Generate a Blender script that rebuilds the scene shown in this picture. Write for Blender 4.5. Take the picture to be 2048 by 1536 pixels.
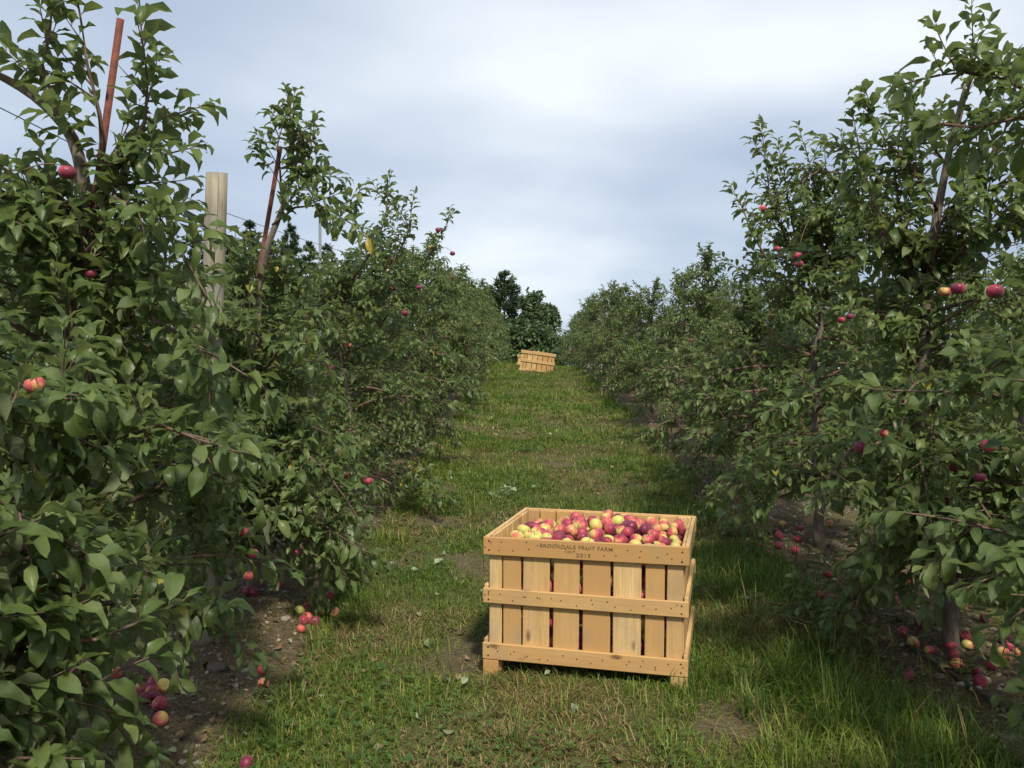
import bpy, math, random
import numpy as np
from mathutils import Matrix, Vector

# ------------------------------------------------------------------ camera, sky, sun, exposure
for o in list(bpy.data.objects):
    bpy.data.objects.remove(o)
SC = bpy.context.scene
COL = SC.collection
FPX, CX, CY, HOR, EYE = 1718.0, 1024.0, 768.0, 750.0, 1.62
PITCH = math.atan((CY - HOR) / FPX)
cam_d = bpy.data.cameras.new('camera')
cam_d.sensor_width = 36.0
cam_d.lens = FPX / 2048.0 * 36.0
cam_d.clip_start = 0.05
cam_d.clip_end = 3000.0
cam = bpy.data.objects.new('camera', cam_d)
cam.location = (0, 0, EYE)
cam.rotation_euler = (math.radians(90) - PITCH, 0, 0)
COL.objects.link(cam)
SC.camera = cam

SUN_AZ, SUN_EL = math.radians(14), math.radians(50)      # azimuth measured from straight behind the camera towards the right
to_sun = Vector((math.sin(SUN_AZ) * math.cos(SUN_EL), -math.cos(SUN_AZ) * math.cos(SUN_EL), math.sin(SUN_EL)))
sun_d = bpy.data.lights.new('sun', 'SUN')
sun_d.energy = 3.5
sun_d.angle = math.radians(5.0)
sun_d.color = (1.0, 0.93, 0.80)
sun = bpy.data.objects.new('sun', sun_d)
sun.rotation_euler = to_sun.to_track_quat('Z', 'Y').to_euler()
sun.location = (6, -8, 12)
COL.objects.link(sun)

world = bpy.data.worlds.new('World')
SC.world = world
world.use_nodes = True
wn, wl = world.node_tree.nodes, world.node_tree.links
wn.clear()


def N(t, nodes=wn, **kw):
    n = nodes.new(t)
    for k, v in kw.items():
        setattr(n, k, v)
    return n


w_out = N('ShaderNodeOutputWorld')
w_bg = N('ShaderNodeBackground')
w_sky = N('ShaderNodeTexSky', sky_type='NISHITA', sun_disc=False)
w_sky.sun_elevation = SUN_EL
w_sky.sun_rotation = math.pi - SUN_AZ
w_sky.air_density = 1.0
w_tc = N('ShaderNodeTexCoord')
w_sep = N('ShaderNodeSeparateXYZ')
wl.new(w_tc.outputs['Generated'], w_sep.inputs[0])


def wmath(op, a, b=None, c=None, nodes=wn, links=wl):
    n = nodes.new('ShaderNodeMath')
    n.operation = op
    for i, v in enumerate((a, b, c)):
        if v is None:
            continue
        if isinstance(v, (int, float)):
            n.inputs[i].default_value = v
        else:
            links.new(v, n.inputs[i])
    return n.outputs[0]


# a thin cloud deck seen in perspective: direction projected on a plane overhead
zc = wmath('ADD', wmath('MAXIMUM', w_sep.outputs[2], 0.0), 0.16)
px_ = wmath('DIVIDE', w_sep.outputs[0], zc)
py_ = wmath('DIVIDE', w_sep.outputs[1], zc)
w_comb = N('ShaderNodeCombineXYZ')
wl.new(px_, w_comb.inputs[0]); wl.new(py_, w_comb.inputs[1])
w_map = N('ShaderNodeMapping')
w_map.inputs['Location'].default_value = (8.4, 4.1, 0.0)
w_map.inputs['Rotation'].default_value = (0, 0, math.radians(-20))
wl.new(w_comb.outputs[0], w_map.inputs[0])
w_n1 = N('ShaderNodeTexNoise')
w_n1.inputs['Scale'].default_value = 0.5
w_n1.inputs['Detail'].default_value = 3.0
w_n1.inputs['Roughness'].default_value = 0.42
w_n1.inputs['Distortion'].default_value = 0.35
wl.new(w_map.outputs[0], w_n1.inputs[0])
w_n2 = N('ShaderNodeTexNoise')
w_n2.inputs['Scale'].default_value = 2.6
w_n2.inputs['Detail'].default_value = 5.0
w_n2.inputs['Roughness'].default_value = 0.5
wl.new(w_map.outputs[0], w_n2.inputs[0])
cl = wmath('ADD', w_n1.outputs[0], wmath('MULTIPLY', wmath('SUBTRACT', w_n2.outputs[0], 0.5), 0.16))
w_ramp = N('ShaderNodeValToRGB')
w_ramp.color_ramp.elements[0].position = 0.30
w_ramp.color_ramp.elements[0].color = (0.31, 0.375, 0.50, 1)
w_ramp.color_ramp.elements[1].position = 0.68
w_ramp.color_ramp.elements[1].color = (0.79, 0.83, 0.86, 1)
e = w_ramp.color_ramp.elements.new(0.48)
e.color = (0.47, 0.54, 0.64, 1)
wl.new(cl, w_ramp.inputs[0])
w_mul = N('ShaderNodeMix', data_type='RGBA', blend_type='MULTIPLY')
w_mul.inputs[0].default_value = 1.0
wl.new(w_sky.outputs[0], w_mul.inputs[6])
w_mul.inputs[7].default_value = (0.10, 0.10, 0.10, 1)
w_mix = N('ShaderNodeMix', data_type='RGBA')
w_mix.inputs[0].default_value = 0.86
wl.new(w_mul.outputs[2], w_mix.inputs[6])
wl.new(w_ramp.outputs[0], w_mix.inputs[7])
wl.new(w_mix.outputs[2], w_bg.inputs[0])
w_bg.inputs[1].default_value = 1.0
wl.new(w_bg.outputs[0], w_out.inputs[0])

vs = SC.view_settings
vs.view_transform = 'Standard'
vs.look = 'None'
vs.exposure = 0.40
vs.gamma = 1.0
vs.use_curve_mapping = False
SC.render.engine = 'CYCLES'
SC.cycles.max_bounces = 8
SC.cycles.transmission_bounces = 4
SC.cycles.use_denoising = True

rng = np.random.default_rng(7)
random.seed(7)


# ------------------------------------------------------------------ small maths helpers
def _hash(ix, iy, seed):
    h = (ix.astype(np.int64) * 374761393 + iy.astype(np.int64) * 668265263 + seed * 982451653) & 0xFFFFFFFF
    h = ((h ^ (h >> 13)) * 1274126177) & 0xFFFFFFFF
    h = h ^ (h >> 16)
    return (h & 0xFFFF) / 65535.0


def vnoise(x, y, seed=0):
    x = np.asarray(x, float); y = np.asarray(y, float)
    ix, iy = np.floor(x), np.floor(y)
    fx, fy = x - ix, y - iy
    fx = fx * fx * (3 - 2 * fx); fy = fy * fy * (3 - 2 * fy)
    a = _hash(ix, iy, seed); b = _hash(ix + 1, iy, seed)
    c = _hash(ix, iy + 1, seed); d = _hash(ix + 1, iy + 1, seed)
    return (a * (1 - fx) + b * fx) * (1 - fy) + (c * (1 - fx) + d * fx) * fy


def fbm(x, y, seed=0, oct=3):
    s, a, t = 0.0, 1.0, 0.0
    for i in range(oct):
        s = s + a * vnoise(np.asarray(x) * 2 ** i, np.asarray(y) * 2 ** i, seed + i * 17)
        t += a; a *= 0.5
    return s / t


_py = np.array([-400, -6, 0, 3, 4.5, 7, 9, 13, 16.5, 20, 25, 29, 34, 50, 120, 500, 1500.])
_pz = np.array([-9, -.10, -.03, 0, 0, .17, .33, .70, .93, 1.18, 1.66, 1.92, 1.98, 1.9, 0.5, -6, -20.])
_ty = np.linspace(-10, 60, 1401)
_tz = np.interp(_ty, _py, _pz)
_k = np.hanning(61); _k /= _k.sum()
_tz = np.convolve(np.pad(_tz, 30, mode='edge'), _k, 'valid')


def lane_c(y):
    return 0.05 + 0.017 * np.asarray(y, float)


def T(x, y):
    x = np.asarray(x, float); y = np.asarray(y, float)
    base = np.where((y > -10) & (y < 60), np.interp(y, _ty, _tz), np.interp(y, _py, _pz))
    cross = np.clip((y - 14) / 10, 0, 1) * -0.055 * np.clip(x - lane_c(y), -3, 3)
    near = np.clip(1 - np.abs(y - 15) / 60, 0, 1)
    bump = (fbm(x * 0.9, y * 0.9, 3) - .5) * 0.09 + (fbm(x * 3.3, y * 3.3, 5, 2) - .5) * 0.035
    off = x - lane_c(y)
    ridge = 0.05 * np.exp(-((np.abs(off - 0.25) - 2.1) / 0.5) ** 2)
    return base + cross + (bump + ridge) * near


def Tf(x, y):
    return float(T(x, y))


CP, SP = math.cos(PITCH), math.sin(PITCH)


def at(px, py, d):
    """point seen at pixel (px, py) of the 2048 wide photograph at forward distance d"""
    u = (px - CX) / FPX
    v = (CY - py) / FPX
    return Vector((u * d, d * (CP + v * SP), EYE + d * (v * CP - SP)))


def on_ground(px, py, lift=0.0):
    a, b = 1.5, 60.0
    prev = a
    d = a
    while d < b:
        p = at(px, py, d)
        if p.z - lift <= Tf(p.x, p.y):
            lo, hi = prev, d
            for _ in range(25):
                m = (lo + hi) / 2
                q = at(px, py, m)
                if q.z - lift <= Tf(q.x, q.y): hi = m
                else: lo = m
            return at(px, py, hi)
        prev = d
        d += 0.05
    return at(px, py, b)


# ------------------------------------------------------------------ mesh helpers
def mesh_np(name, verts, tris, mats, smooth=True, mat_idx=None, attrs=None):
    verts = np.ascontiguousarray(verts, np.float32)
    tris = np.ascontiguousarray(tris, np.int32)
    m = bpy.data.meshes.new(name)
    m.vertices.add(len(verts)); m.vertices.foreach_set('co', verts.ravel())
    m.loops.add(tris.size); m.loops.foreach_set('vertex_index', tris.ravel())
    m.polygons.add(len(tris))
    m.polygons.foreach_set('loop_start', np.arange(0, tris.size, 3, dtype=np.int32))
    m.polygons.foreach_set('loop_total', np.full(len(tris), 3, np.int32))
    m.polygons.foreach_set('use_smooth', np.full(len(tris), bool(smooth)))
    if not isinstance(mats, (list, tuple)):
        mats = [mats]
    for mm in mats:
        m.materials.append(mm)
    if mat_idx is not None:
        m.polygons.foreach_set('material_index', np.ascontiguousarray(mat_idx, np.int32))
    for k, v in (attrs or {}).items():
        v = np.ascontiguousarray(v, np.float32)
        if v.ndim == 1:
            at_ = m.attributes.new(k, 'FLOAT', 'POINT'); at_.data.foreach_set('value', v)
        else:
            at_ = m.attributes.new(k, 'FLOAT_COLOR', 'POINT'); at_.data.foreach_set('color', v.ravel())
    m.update(calc_edges=True)
    return m


def link(name, data, parent=None, loc=None, rot=None, mat=None):
    o = bpy.data.objects.new(name, data)
    COL.objects.link(o)
    if parent is not None:
        o.parent = parent
    if mat is not None:
        o.matrix_local = mat
    if loc is not None:
        o.location = loc
    if rot is not None:
        o.rotation_euler = rot
    return o


def tag(o, label=None, cat=None, group=None, kind=None):
    if label: o['label'] = label
    if cat: o['category'] = cat
    if group: o['group'] = group
    if kind: o['kind'] = kind
    return o


def tube(pts, rad, sides=7, cap=True):
    pts = np.asarray(pts, float); n = len(pts)
    rad = np.broadcast_to(np.asarray(rad, float), (n,))
    tan = np.gradient(pts, axis=0)
    tan /= np.linalg.norm(tan, axis=1)[:, None] + 1e-9
    ref = np.array([0., 0, 1]) if abs(tan[0][2]) < 0.8 else np.array([1., 0, 0])
    V = []
    a = np.arange(sides) * 2 * math.pi / sides
    for i in range(n):
        u = np.cross(ref, tan[i]); u /= np.linalg.norm(u) + 1e-9
        v = np.cross(tan[i], u)
        ref = np.cross(u, tan[i]) * -1
        V.append(pts[i] + rad[i] * (np.cos(a)[:, None] * u + np.sin(a)[:, None] * v))
    V = np.concatenate(V)
    i = np.arange(n - 1)[:, None] * sides
    j = np.arange(sides)[None]; k = (j + 1) % sides
    q = np.stack([i + j, i + k, i + sides + k, i + sides + j], -1).reshape(-1, 4)
    F = np.concatenate([q[:, [0, 1, 2]], q[:, [0, 2, 3]]])
    if cap:
        V = np.concatenate([V, pts[[0, -1]]])
        b, t = len(V) - 2, len(V) - 1
        j = np.arange(sides); k = (j + 1) % sides
        F = np.concatenate([F, np.stack([k, j, np.full(sides, b)], -1),
                            np.stack([(n - 1) * sides + j, (n - 1) * sides + k, np.full(sides, t)], -1)])
    return V, F


class Acc:
    def __init__(s):
        s.V, s.F, s.M, s.n = [], [], [], 0

    def add(s, VF, mi=0):
        V, F = VF
        s.V.append(V); s.F.append(F + s.n); s.M.append(np.full(len(F), mi)); s.n += len(V)

    def get(s):
        return np.concatenate(s.V), np.concatenate(s.F), np.concatenate(s.M)


def box(sx, sy, sz, bev=0.003):
    """chamfered box, centred"""
    V, F = [], []
    hx, hy, hz = sx / 2, sy / 2, sz / 2
    b = min(bev, hx * .5, hy * .5, hz * .5)
    idx = {}
    for i in (-1, 1):
        for j in (-1, 1):
            for k in (-1, 1):
                idx[i, j, k] = len(V)
                V += [(i * hx, j * (hy - b), k * (hz - b)), (i * (hx - b), j * hy, k * (hz - b)), (i * (hx - b), j * (hy - b), k * hz)]
    Q = []
    for s in (-1, 1):
        c = [(-1, -1), (1, -1), (1, 1), (-1, 1)]
        if s < 0: c = c[::-1]
        Q.append([idx[s, a, bb] for a, bb in c])
        Q.append([idx[bb, s, a] + 1 for a, bb in c])
        Q.append([idx[a, bb, s] + 2 for a, bb in c])
    for a in (-1, 1):
        for bb in (-1, 1):
            Q.append([idx[a, bb, -1], idx[a, bb, 1], idx[a, bb, 1] + 1, idx[a, bb, -1] + 1])
            Q.append([idx[a, -1, bb], idx[a, 1, bb], idx[a, 1, bb] + 2, idx[a, -1, bb] + 2])
            Q.append([idx[-1, a, bb] + 1, idx[1, a, bb] + 1, idx[1, a, bb] + 2, idx[-1, a, bb] + 2])
    Tn = [[idx[k], idx[k] + 1, idx[k] + 2] for k in idx]
    Va = np.array(V)
    F = []
    for q in Q:
        F += [[q[0], q[1], q[2]], [q[0], q[2], q[3]]]
    F = np.array(F + Tn)
    nrm = np.cross(Va[F[:, 1]] - Va[F[:, 0]], Va[F[:, 2]] - Va[F[:, 0]])
    flip = (nrm * Va[F].mean(1)).sum(1) < 0
    F[flip] = F[flip][:, ::-1]
    return Va, F


def icosphere(sub=1):
    t = (1 + 5 ** .5) / 2
    V = [(-1, t, 0), (1, t, 0), (-1, -t, 0), (1, -t, 0), (0, -1, t), (0, 1, t), (0, -1, -t), (0, 1, -t), (t, 0, -1), (t, 0, 1), (-t, 0, -1), (-t, 0, 1)]
    F = [(0, 11, 5), (0, 5, 1), (0, 1, 7), (0, 7, 10), (0, 10, 11), (1, 5, 9), (5, 11, 4), (11, 10, 2), (10, 7, 6), (7, 1, 8), (3, 9, 4), (3, 4, 2), (3, 2, 6), (3, 6, 8), (3, 8, 9), (4, 9, 5), (2, 4, 11), (6, 2, 10), (8, 6, 7), (9, 8, 1)]
    V = [np.array(v) / np.linalg.norm(v) for v in V]
    for _ in range(sub):
        c, G = {}, []
        def mid(a, b):
            k = (min(a, b), max(a, b))
            if k not in c:
                p = V[a] + V[b]; V.append(p / np.linalg.norm(p)); c[k] = len(V) - 1
            return c[k]
        for a, b, d in F:
            x, y, z = mid(a, b), mid(b, d), mid(d, a)
            G += [(a, x, z), (b, y, x), (d, z, y), (x, y, z)]
        F = G
    return np.array(V), np.array(F)


# ------------------------------------------------------------------ materials
def new_mat(name):
    m = bpy.data.materials.new(name)
    m.use_nodes = True
    nt = m.node_tree
    nt.nodes.clear()
    out = nt.nodes.new('ShaderNodeOutputMaterial')
    return m, nt, out


class NB:
    """tiny node builder"""
    def __init__(s, nt):
        s.nt = nt

    def n(s, t, ins=None, **kw):
        n = s.nt.nodes.new(t)
        for k, v in kw.items():
            setattr(n, k, v)
        for k, v in (ins or {}).items():
            if hasattr(v, 'is_linked') or isinstance(v, bpy.types.NodeSocket):
                s.nt.links.new(v, n.inputs[k])
            else:
                n.inputs[k].default_value = v
        return n

    def math(s, op, *a):
        n = s.nt.nodes.new('ShaderNodeMath'); n.operation = op
        for i, v in enumerate(a):
            if isinstance(v, bpy.types.NodeSocket): s.nt.links.new(v, n.inputs[i])
            else: n.inputs[i].default_value = v
        return n.outputs[0]

    def mix(s, f, a, b, bt='MIX'):
        n = s.nt.nodes.new('ShaderNodeMix'); n.data_type = 'RGBA'; n.blend_type = bt
        for i, v in ((0, f), (6, a), (7, b)):
            if isinstance(v, bpy.types.NodeSocket): s.nt.links.new(v, n.inputs[i])
            else: n.inputs[i].default_value = v if i == 0 or len(v) == 4 else (*v, 1)
        return n.outputs[2]

    def ramp(s, f, stops):
        n = s.nt.nodes.new('ShaderNodeValToRGB')
        el = n.color_ramp.elements
        while len(el) < len(stops): el.new(0.5)
        for e_, (p, c) in zip(el, stops):
            e_.position = p
            e_.color = (*c, 1) if len(c) == 3 else c
        s.nt.links.new(f, n.inputs[0])
        return n.outputs[0]

    def noise(s, vec, scale, detail=3, rough=.5, dist=0.0):
        ins = {'Scale': scale, 'Detail': detail, 'Roughness': rough, 'Distortion': dist}
        n = s.n('ShaderNodeTexNoise', ins)
        if vec is not None: s.nt.links.new(vec, n.inputs['Vector'])
        return n.outputs[0]

    def mapr(s, f, a, b, c=0., d=1.):
        n = s.n('ShaderNodeMapRange', {1: a, 2: b, 3: c, 4: d}); s.nt.links.new(f, n.inputs[0])
        return n.outputs[0]


def leaf_material(name, lo, mid, hi, under, trans, tmix=.28, rough=.42):
    m, nt, out = new_mat(name)
    b = NB(nt)
    tint = b.n('ShaderNodeAttribute', attribute_name='tint').outputs['Fac']
    acr = b.n('ShaderNodeAttribute', attribute_name='across').outputs['Fac']
    geo = b.n('ShaderNodeNewGeometry')
    col = b.ramp(tint, [(0, lo), (.5, mid), (.93, hi), (.965, (.30, .30, .04)), (1, (.50, .33, .04))])
    pos = b.n('ShaderNodeTexCoord').outputs['Object']
    nz = b.noise(pos, 45, 2)
    col = b.mix(b.mapr(nz, .3, .7, 0, .4), col, (hi[0] * .9, hi[1] * .9, hi[2] * .9))
    sp = b.noise(pos, 130, 2)
    col = b.mix(b.mapr(sp, .70, .76, 0, .7), col, (.11, .075, .03))
    rib = b.mapr(b.math('ABSOLUTE', acr), .03, .14, 1, 0)
    col = b.mix(b.math('MULTIPLY', rib, .45), col, (.16, .21, .08))
    col = b.mix(b.math('MULTIPLY', geo.outputs['Backfacing'], .85), col, under)
    p = b.n('ShaderNodeBsdfPrincipled', {'Base Color': col, 'Roughness': rough, 'Specular IOR Level': .36})
    rg = b.math('ADD', b.math('MULTIPLY', geo.outputs['Backfacing'], .3), rough)
    nt.links.new(rg, p.inputs['Roughness'])
    wv = b.noise(pos, 90, 2)
    bp = b.n('ShaderNodeBump', {'Height': wv, 'Strength': .35, 'Distance': .004})
    nt.links.new(bp.outputs[0], p.inputs['Normal'])
    t = b.n('ShaderNodeBsdfTranslucent', {'Color': b.mix(.5, col, trans)})
    s = b.n('ShaderNodeMixShader', {0: tmix, 1: p.outputs[0], 2: t.outputs[0]})
    nt.links.new(s.outputs[0], out.inputs[0])
    return m


M = {}
M['leaf'] = leaf_material('apple_leaf', (.044, .074, .020), (.082, .130, .034), (.160, .208, .066), (.20, .235, .13), (.22, .30, .035), .36, .40)
M['pale_leaf'] = leaf_material('pale_leaf', (.26, .33, .20), (.32, .40, .24), (.38, .45, .28), (.42, .48, .34), (.3, .4, .15))
M['far_leaf'] = leaf_material('wood_leaf', (.038, .068, .024), (.062, .102, .036), (.095, .14, .05), (.09, .13, .06), (.12, .2, .04), .28)
M['needle'] = leaf_material('pine_needle', (.036, .066, .030), (.056, .094, .042), (.085, .125, .055), (.06, .095, .045), (.10, .16, .05), .22, .5)


def bark_material(name, c1, c2, c3, sc=30):
    m, nt, out = new_mat(name); b = NB(nt)
    tc = b.n('ShaderNodeTexCoord').outputs['Object']
    mp = b.n('ShaderNodeMapping', {'Vector': tc, 'Scale': (1, 1, .35)})
    n1 = b.noise(mp.outputs[0], sc, 5, .6)
    n2 = b.noise(tc, sc * .25, 3)
    col = b.ramp(n1, [(.28, c1), (.5, c2), (.72, c3)])
    col = b.mix(b.mapr(n2, .45, .7, 0, .4), col, (c3[0] * 1.2, c3[1] * 1.25, c3[2] * 1.3))
    bp = b.n('ShaderNodeBump', {'Height': n1, 'Strength': .6, 'Distance': .01})
    p = b.n('ShaderNodeBsdfPrincipled', {'Base Color': col, 'Roughness': .85, 'Normal': bp.outputs[0]})
    nt.links.new(p.outputs[0], out.inputs[0])
    return m


M['bark'] = bark_material('apple_bark', (.060, .045, .035), (.14, .105, .08), (.22, .18, .145))
M['twig'] = bark_material('twig_bark', (.060, .036, .026), (.125, .075, .052), (.21, .14, .10), 60)
M['pine_bark'] = bark_material('pine_bark', (.03, .025, .02), (.06, .05, .04), (.1, .085, .07), 8)


def wood_material(name, c1, c2, c3, knots=.75, var=1.0):
    """sawn boards; grain runs along the board's own x axis"""
    m, nt, out = new_mat(name); b = NB(nt)
    tc = b.n('ShaderNodeTexCoord').outputs['Object']
    rnd = b.n('ShaderNodeObjectInfo').outputs['Random']
    off = b.n('ShaderNodeCombineXYZ', {0: b.math('MULTIPLY', rnd, 37.), 1: b.math('MULTIPLY', rnd, 91.), 2: 0.})
    v = b.n('ShaderNodeVectorMath', {0: tc, 1: off.outputs[0]}, operation='ADD').outputs[0]
    mp = b.n('ShaderNodeMapping', {'Vector': v, 'Scale': (1.1, 22, 22)})
    g1 = b.noise(mp.outputs[0], 1.9, 5, .62, 1.6)
    mp2 = b.n('ShaderNodeMapping', {'Vector': v, 'Scale': (4, 160, 160)})
    g2 = b.noise(mp2.outputs[0], 1.5, 2)
    bl = b.noise(v, 5, 3)
    col = b.ramp(g1, [(.25, c1), (.5, c2), (.78, c3)])
    col = b.mix(b.mapr(g2, .35, .75, 0, .34), col, (c1[0] * .7, c1[1] * .65, c1[2] * .6))
    col = b.mix(b.mapr(bl, .50, .72, 0, .5), col, (c1[0] * .78, c1[1] * .95, c1[2] * 1.6))
    # board to board difference
    col = b.mix(b.math('MULTIPLY', b.math('FRACT', b.math('MULTIPLY', rnd, 7.13)), var), col, (c2[0] * .70, c2[1] * .57, c2[2] * .46))
    st = b.noise(v, 2.2, 4, .6)
    col = b.mix(b.mapr(st, .53, .68, 0, .5), col, (.30, .24, .155))
    # knots
    vo = b.n('ShaderNodeTexVoronoi', {'Vector': b.n('ShaderNodeMapping', {'Vector': v, 'Scale': (3.2, 8, 8)}).outputs[0], 'Scale': 1.0})
    kn = b.mapr(vo.outputs['Distance'], .05, .13, 1, 0)
    col = b.mix(b.math('MULTIPLY', kn, knots), col, (.10, .05, .02))
    rough = .72
    bp = b.n('ShaderNodeBump', {'Height': g2, 'Strength': .25, 'Distance': .003})
    p = b.n('ShaderNodeBsdfPrincipled', {'Base Color': col, 'Roughness': rough, 'Normal': bp.outputs[0], 'Specular IOR Level': .3})
    nt.links.new(p.outputs[0], out.inputs[0])
    return m


M['crate'] = wood_material('crate_wood', (.45, .275, .115), (.65, .445, .20), (.78, .59, .32))


def apple_material(name, bias):
    m, nt, out = new_mat(name); b = NB(nt)
    tc = b.n('ShaderNodeTexCoord').outputs['Object']
    r1 = b.n('ShaderNodeObjectInfo').outputs['Random']
    r2 = b.n('ShaderNodeNewGeometry').outputs['Random Per Island']
    r = b.math('FRACT', b.math('ADD', b.math('MULTIPLY', r1, 3.7), r2))
    rr = b.math('FRACT', b.math('MULTIPLY', r, 11.3))
    off = b.n('ShaderNodeCombineXYZ', {0: b.math('MULTIPLY', r, 50.), 1: b.math('MULTIPLY', rr, 50.), 2: 0.})
    v = b.n('ShaderNodeVectorMath', {0: tc, 1: off.outputs[0]}, operation='ADD').outputs[0]
    big = b.noise(v, .55, 2)
    sep = b.n('ShaderNodeSeparateXYZ', {0: tc})
    side = b.math('MULTIPLY', sep.outputs[0], .16)
    streak = b.noise(b.n('ShaderNodeMapping', {'Vector': v, 'Scale': (5, 5, .7)}).outputs[0], 1.0, 3)
    f = b.math('ADD', b.math('ADD', big, side), b.math('MULTIPLY', b.math('SUBTRACT', streak, .5), .30))
    f = b.math('ADD', f, b.math('ADD', b.math('MULTIPLY', b.math('SUBTRACT', rr, .5), .70), bias))
    col = b.ramp(f, [(.22, (.52, .50, .13)), (.40, (.62, .40, .13)), (.52, (.55, .13, .10)), (.68, (.40, .045, .075)), (.95, (.17, .018, .045))])
    spk = b.n('ShaderNodeTexVoronoi', {'Vector': v, 'Scale': 7.0}).outputs['Distance']
    col = b.mix(b.mapr(spk, .06, .14, .35, 0), col, (.62, .42, .30))
    p = b.n('ShaderNodeBsdfPrincipled', {'Base Color': col, 'Roughness': .36, 'Specular IOR Level': .36})
    # the waxy bloom
    bloom = b.noise(v, 1.5, 2)
    nt.links.new(b.mapr(bloom, .3, .7, .34, .58), p.inputs['Roughness'])
    p.inputs['Sheen Weight'].default_value = .12
    nt.links.new(p.outputs[0], out.inputs[0])
    return m


M['apple'] = apple_material('apple_skin', -.03)
M['apple_red'] = apple_material('apple_skin_red', .20)
M['apple_dark'] = apple_material('apple_skin_dark', .46)  # deeper red: crown shade put into hung apples' colour; some other apples share it


def plain(name, c, rough=.7, metal=0.0, nz=None, spec=.4):
    m, nt, out = new_mat(name); b = NB(nt)
    col = (*c, 1)
    p = b.n('ShaderNodeBsdfPrincipled', {'Base Color': col, 'Roughness': rough, 'Metallic': metal, 'Specular IOR Level': spec})
    if nz:
        tc = b.n('ShaderNodeTexCoord').outputs['Object']
        n1 = b.noise(tc, nz[0], 4, .6)
        cc = b.ramp(n1, [(.3, nz[1]), (.7, nz[2])])
        nt.links.new(cc, p.inputs['Base Color'])
        bp = b.n('ShaderNodeBump', {'Height': n1, 'Strength': .4, 'Distance': .006})
        nt.links.new(bp.outputs[0], p.inputs['Normal'])
    nt.links.new(p.outputs[0], out.inputs[0])
    return m


M['stem'] = plain('apple_stem', (.12, .07, .03), .8)
M['stake'] = plain('rusty_stake', (.2, .05, .03), .75, 0, (25, (.085, .026, .018), (.20, .058, .034)))
M['post'] = wood_material('post_wood', (.20, .175, .125), (.31, .275, .20), (.41, .37, .275), .25, .1)
M['wire'] = plain('wire', (.16, .16, .16), .5, .6)
M['pole'] = plain('zinc_pole', (.15, .17, .19), .6, .0)
M['nail'] = plain('nail', (.05, .035, .03), .7, .3)
M['ink'] = plain('stencil_ink', (.075, .05, .028), .9, 0, (220, (.07, .045, .026), (.34, .21, .10)))
def stone_material():
    m, nt, out = new_mat('stone'); b = NB(nt)
    tc = b.n('ShaderNodeTexCoord').outputs['Object']
    r = b.math('FRACT', b.math('ADD', b.n('ShaderNodeObjectInfo').outputs['Random'], b.n('ShaderNodeNewGeometry').outputs['Random Per Island']))
    col = b.ramp(r, [(0, (.10, .08, .06)), (.45, (.19, .155, .115)), (.8, (.30, .255, .195)), (1, (.42, .38, .32))])
    n1 = b.noise(tc, 18, 4, .6)
    col = b.mix(b.mapr(n1, .4, .7, 0, .5), col, (.14, .11, .075))
    bp = b.n('ShaderNodeBump', {'Height': n1, 'Strength': .4, 'Distance': .006})
    p = b.n('ShaderNodeBsdfPrincipled', {'Base Color': col, 'Roughness': .9, 'Normal': bp.outputs[0]})
    nt.links.new(p.outputs[0], out.inputs[0])
    return m


M['stone'] = stone_material()
M['stick'] = plain('dead_stick', (.06, .045, .035), .9, 0, (30, (.035, .027, .022), (.09, .07, .055)))


def blade_material(name):
    m, nt, out = new_mat(name); b = NB(nt)
    c = b.n('ShaderNodeAttribute', attribute_name='col').outputs['Color']
    p = b.n('ShaderNodeBsdfPrincipled', {'Base Color': c, 'Roughness': .55, 'Specular IOR Level': .3})
    t = b.n('ShaderNodeBsdfTranslucent', {'Color': b.mix(1.0, c, (1.1, 1.2, .7), 'MULTIPLY')})
    s = b.n('ShaderNodeMixShader', {0: .3, 1: p.outputs[0], 2: t.outputs[0]})
    nt.links.new(s.outputs[0], out.inputs[0])
    return m


M['grass'] = blade_material('grass_blades')


def ground_material():
    m, nt, out = new_mat('ground_soil'); b = NB(nt)
    pos = b.n('ShaderNodeTexCoord').outputs['Object']
    soil = b.n('ShaderNodeAttribute', attribute_name='soil').outputs['Fac']
    n1 = b.noise(pos, 3.0, 5, .6)
    n2 = b.noise(pos, 38, 5, .65)
    n3 = b.noise(pos, 9, 4)
    dirt = b.ramp(n2, [(.25, (.055, .038, .024)), (.5, (.115, .083, .052)), (.75, (.20, .155, .105))])
    dirt = b.mix(b.mapr(n3, .5, .75, 0, .55), dirt, (.17, .125, .07))
    vo = b.n('ShaderNodeTexVoronoi', {'Vector': pos, 'Scale': 34.0})
    dirt = b.mix(b.mapr(vo.outputs['Distance'], .16, .26, .35, 0), dirt, (.20, .165, .12))
    moss = b.mix(b.mapr(n1, .56, .70, 0, .7), dirt, (.085, .095, .022))
    turf = b.ramp(n2, [(.25, (.045, .050, .014)), (.5, (.085, .088, .026)), (.78, (.15, .135, .05))])
    turf = b.mix(b.mapr(n1, .45, .65, 0, .6), turf, (.09, .115, .032))
    col = b.mix(soil, turf, moss)
    h = b.math('ADD', n2, b.math('MULTIPLY', vo.outputs['Distance'], -.6))
    bp = b.n('ShaderNodeBump', {'Height': h, 'Strength': .8, 'Distance': .03})
    p = b.n('ShaderNodeBsdfPrincipled', {'Base Color': col, 'Roughness': .95, 'Normal': bp.outputs[0], 'Specular IOR Level': .2})
    nt.links.new(p.outputs[0], out.inputs[0])
    return m


M['ground'] = ground_material()

# ------------------------------------------------------------------ ground sheet
ROWS = {'L': -1.85, 'R': 2.35, 'L2': -6.0, 'R2': 6.5, 'L3': -10.2, 'R3': 10.7}


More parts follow.
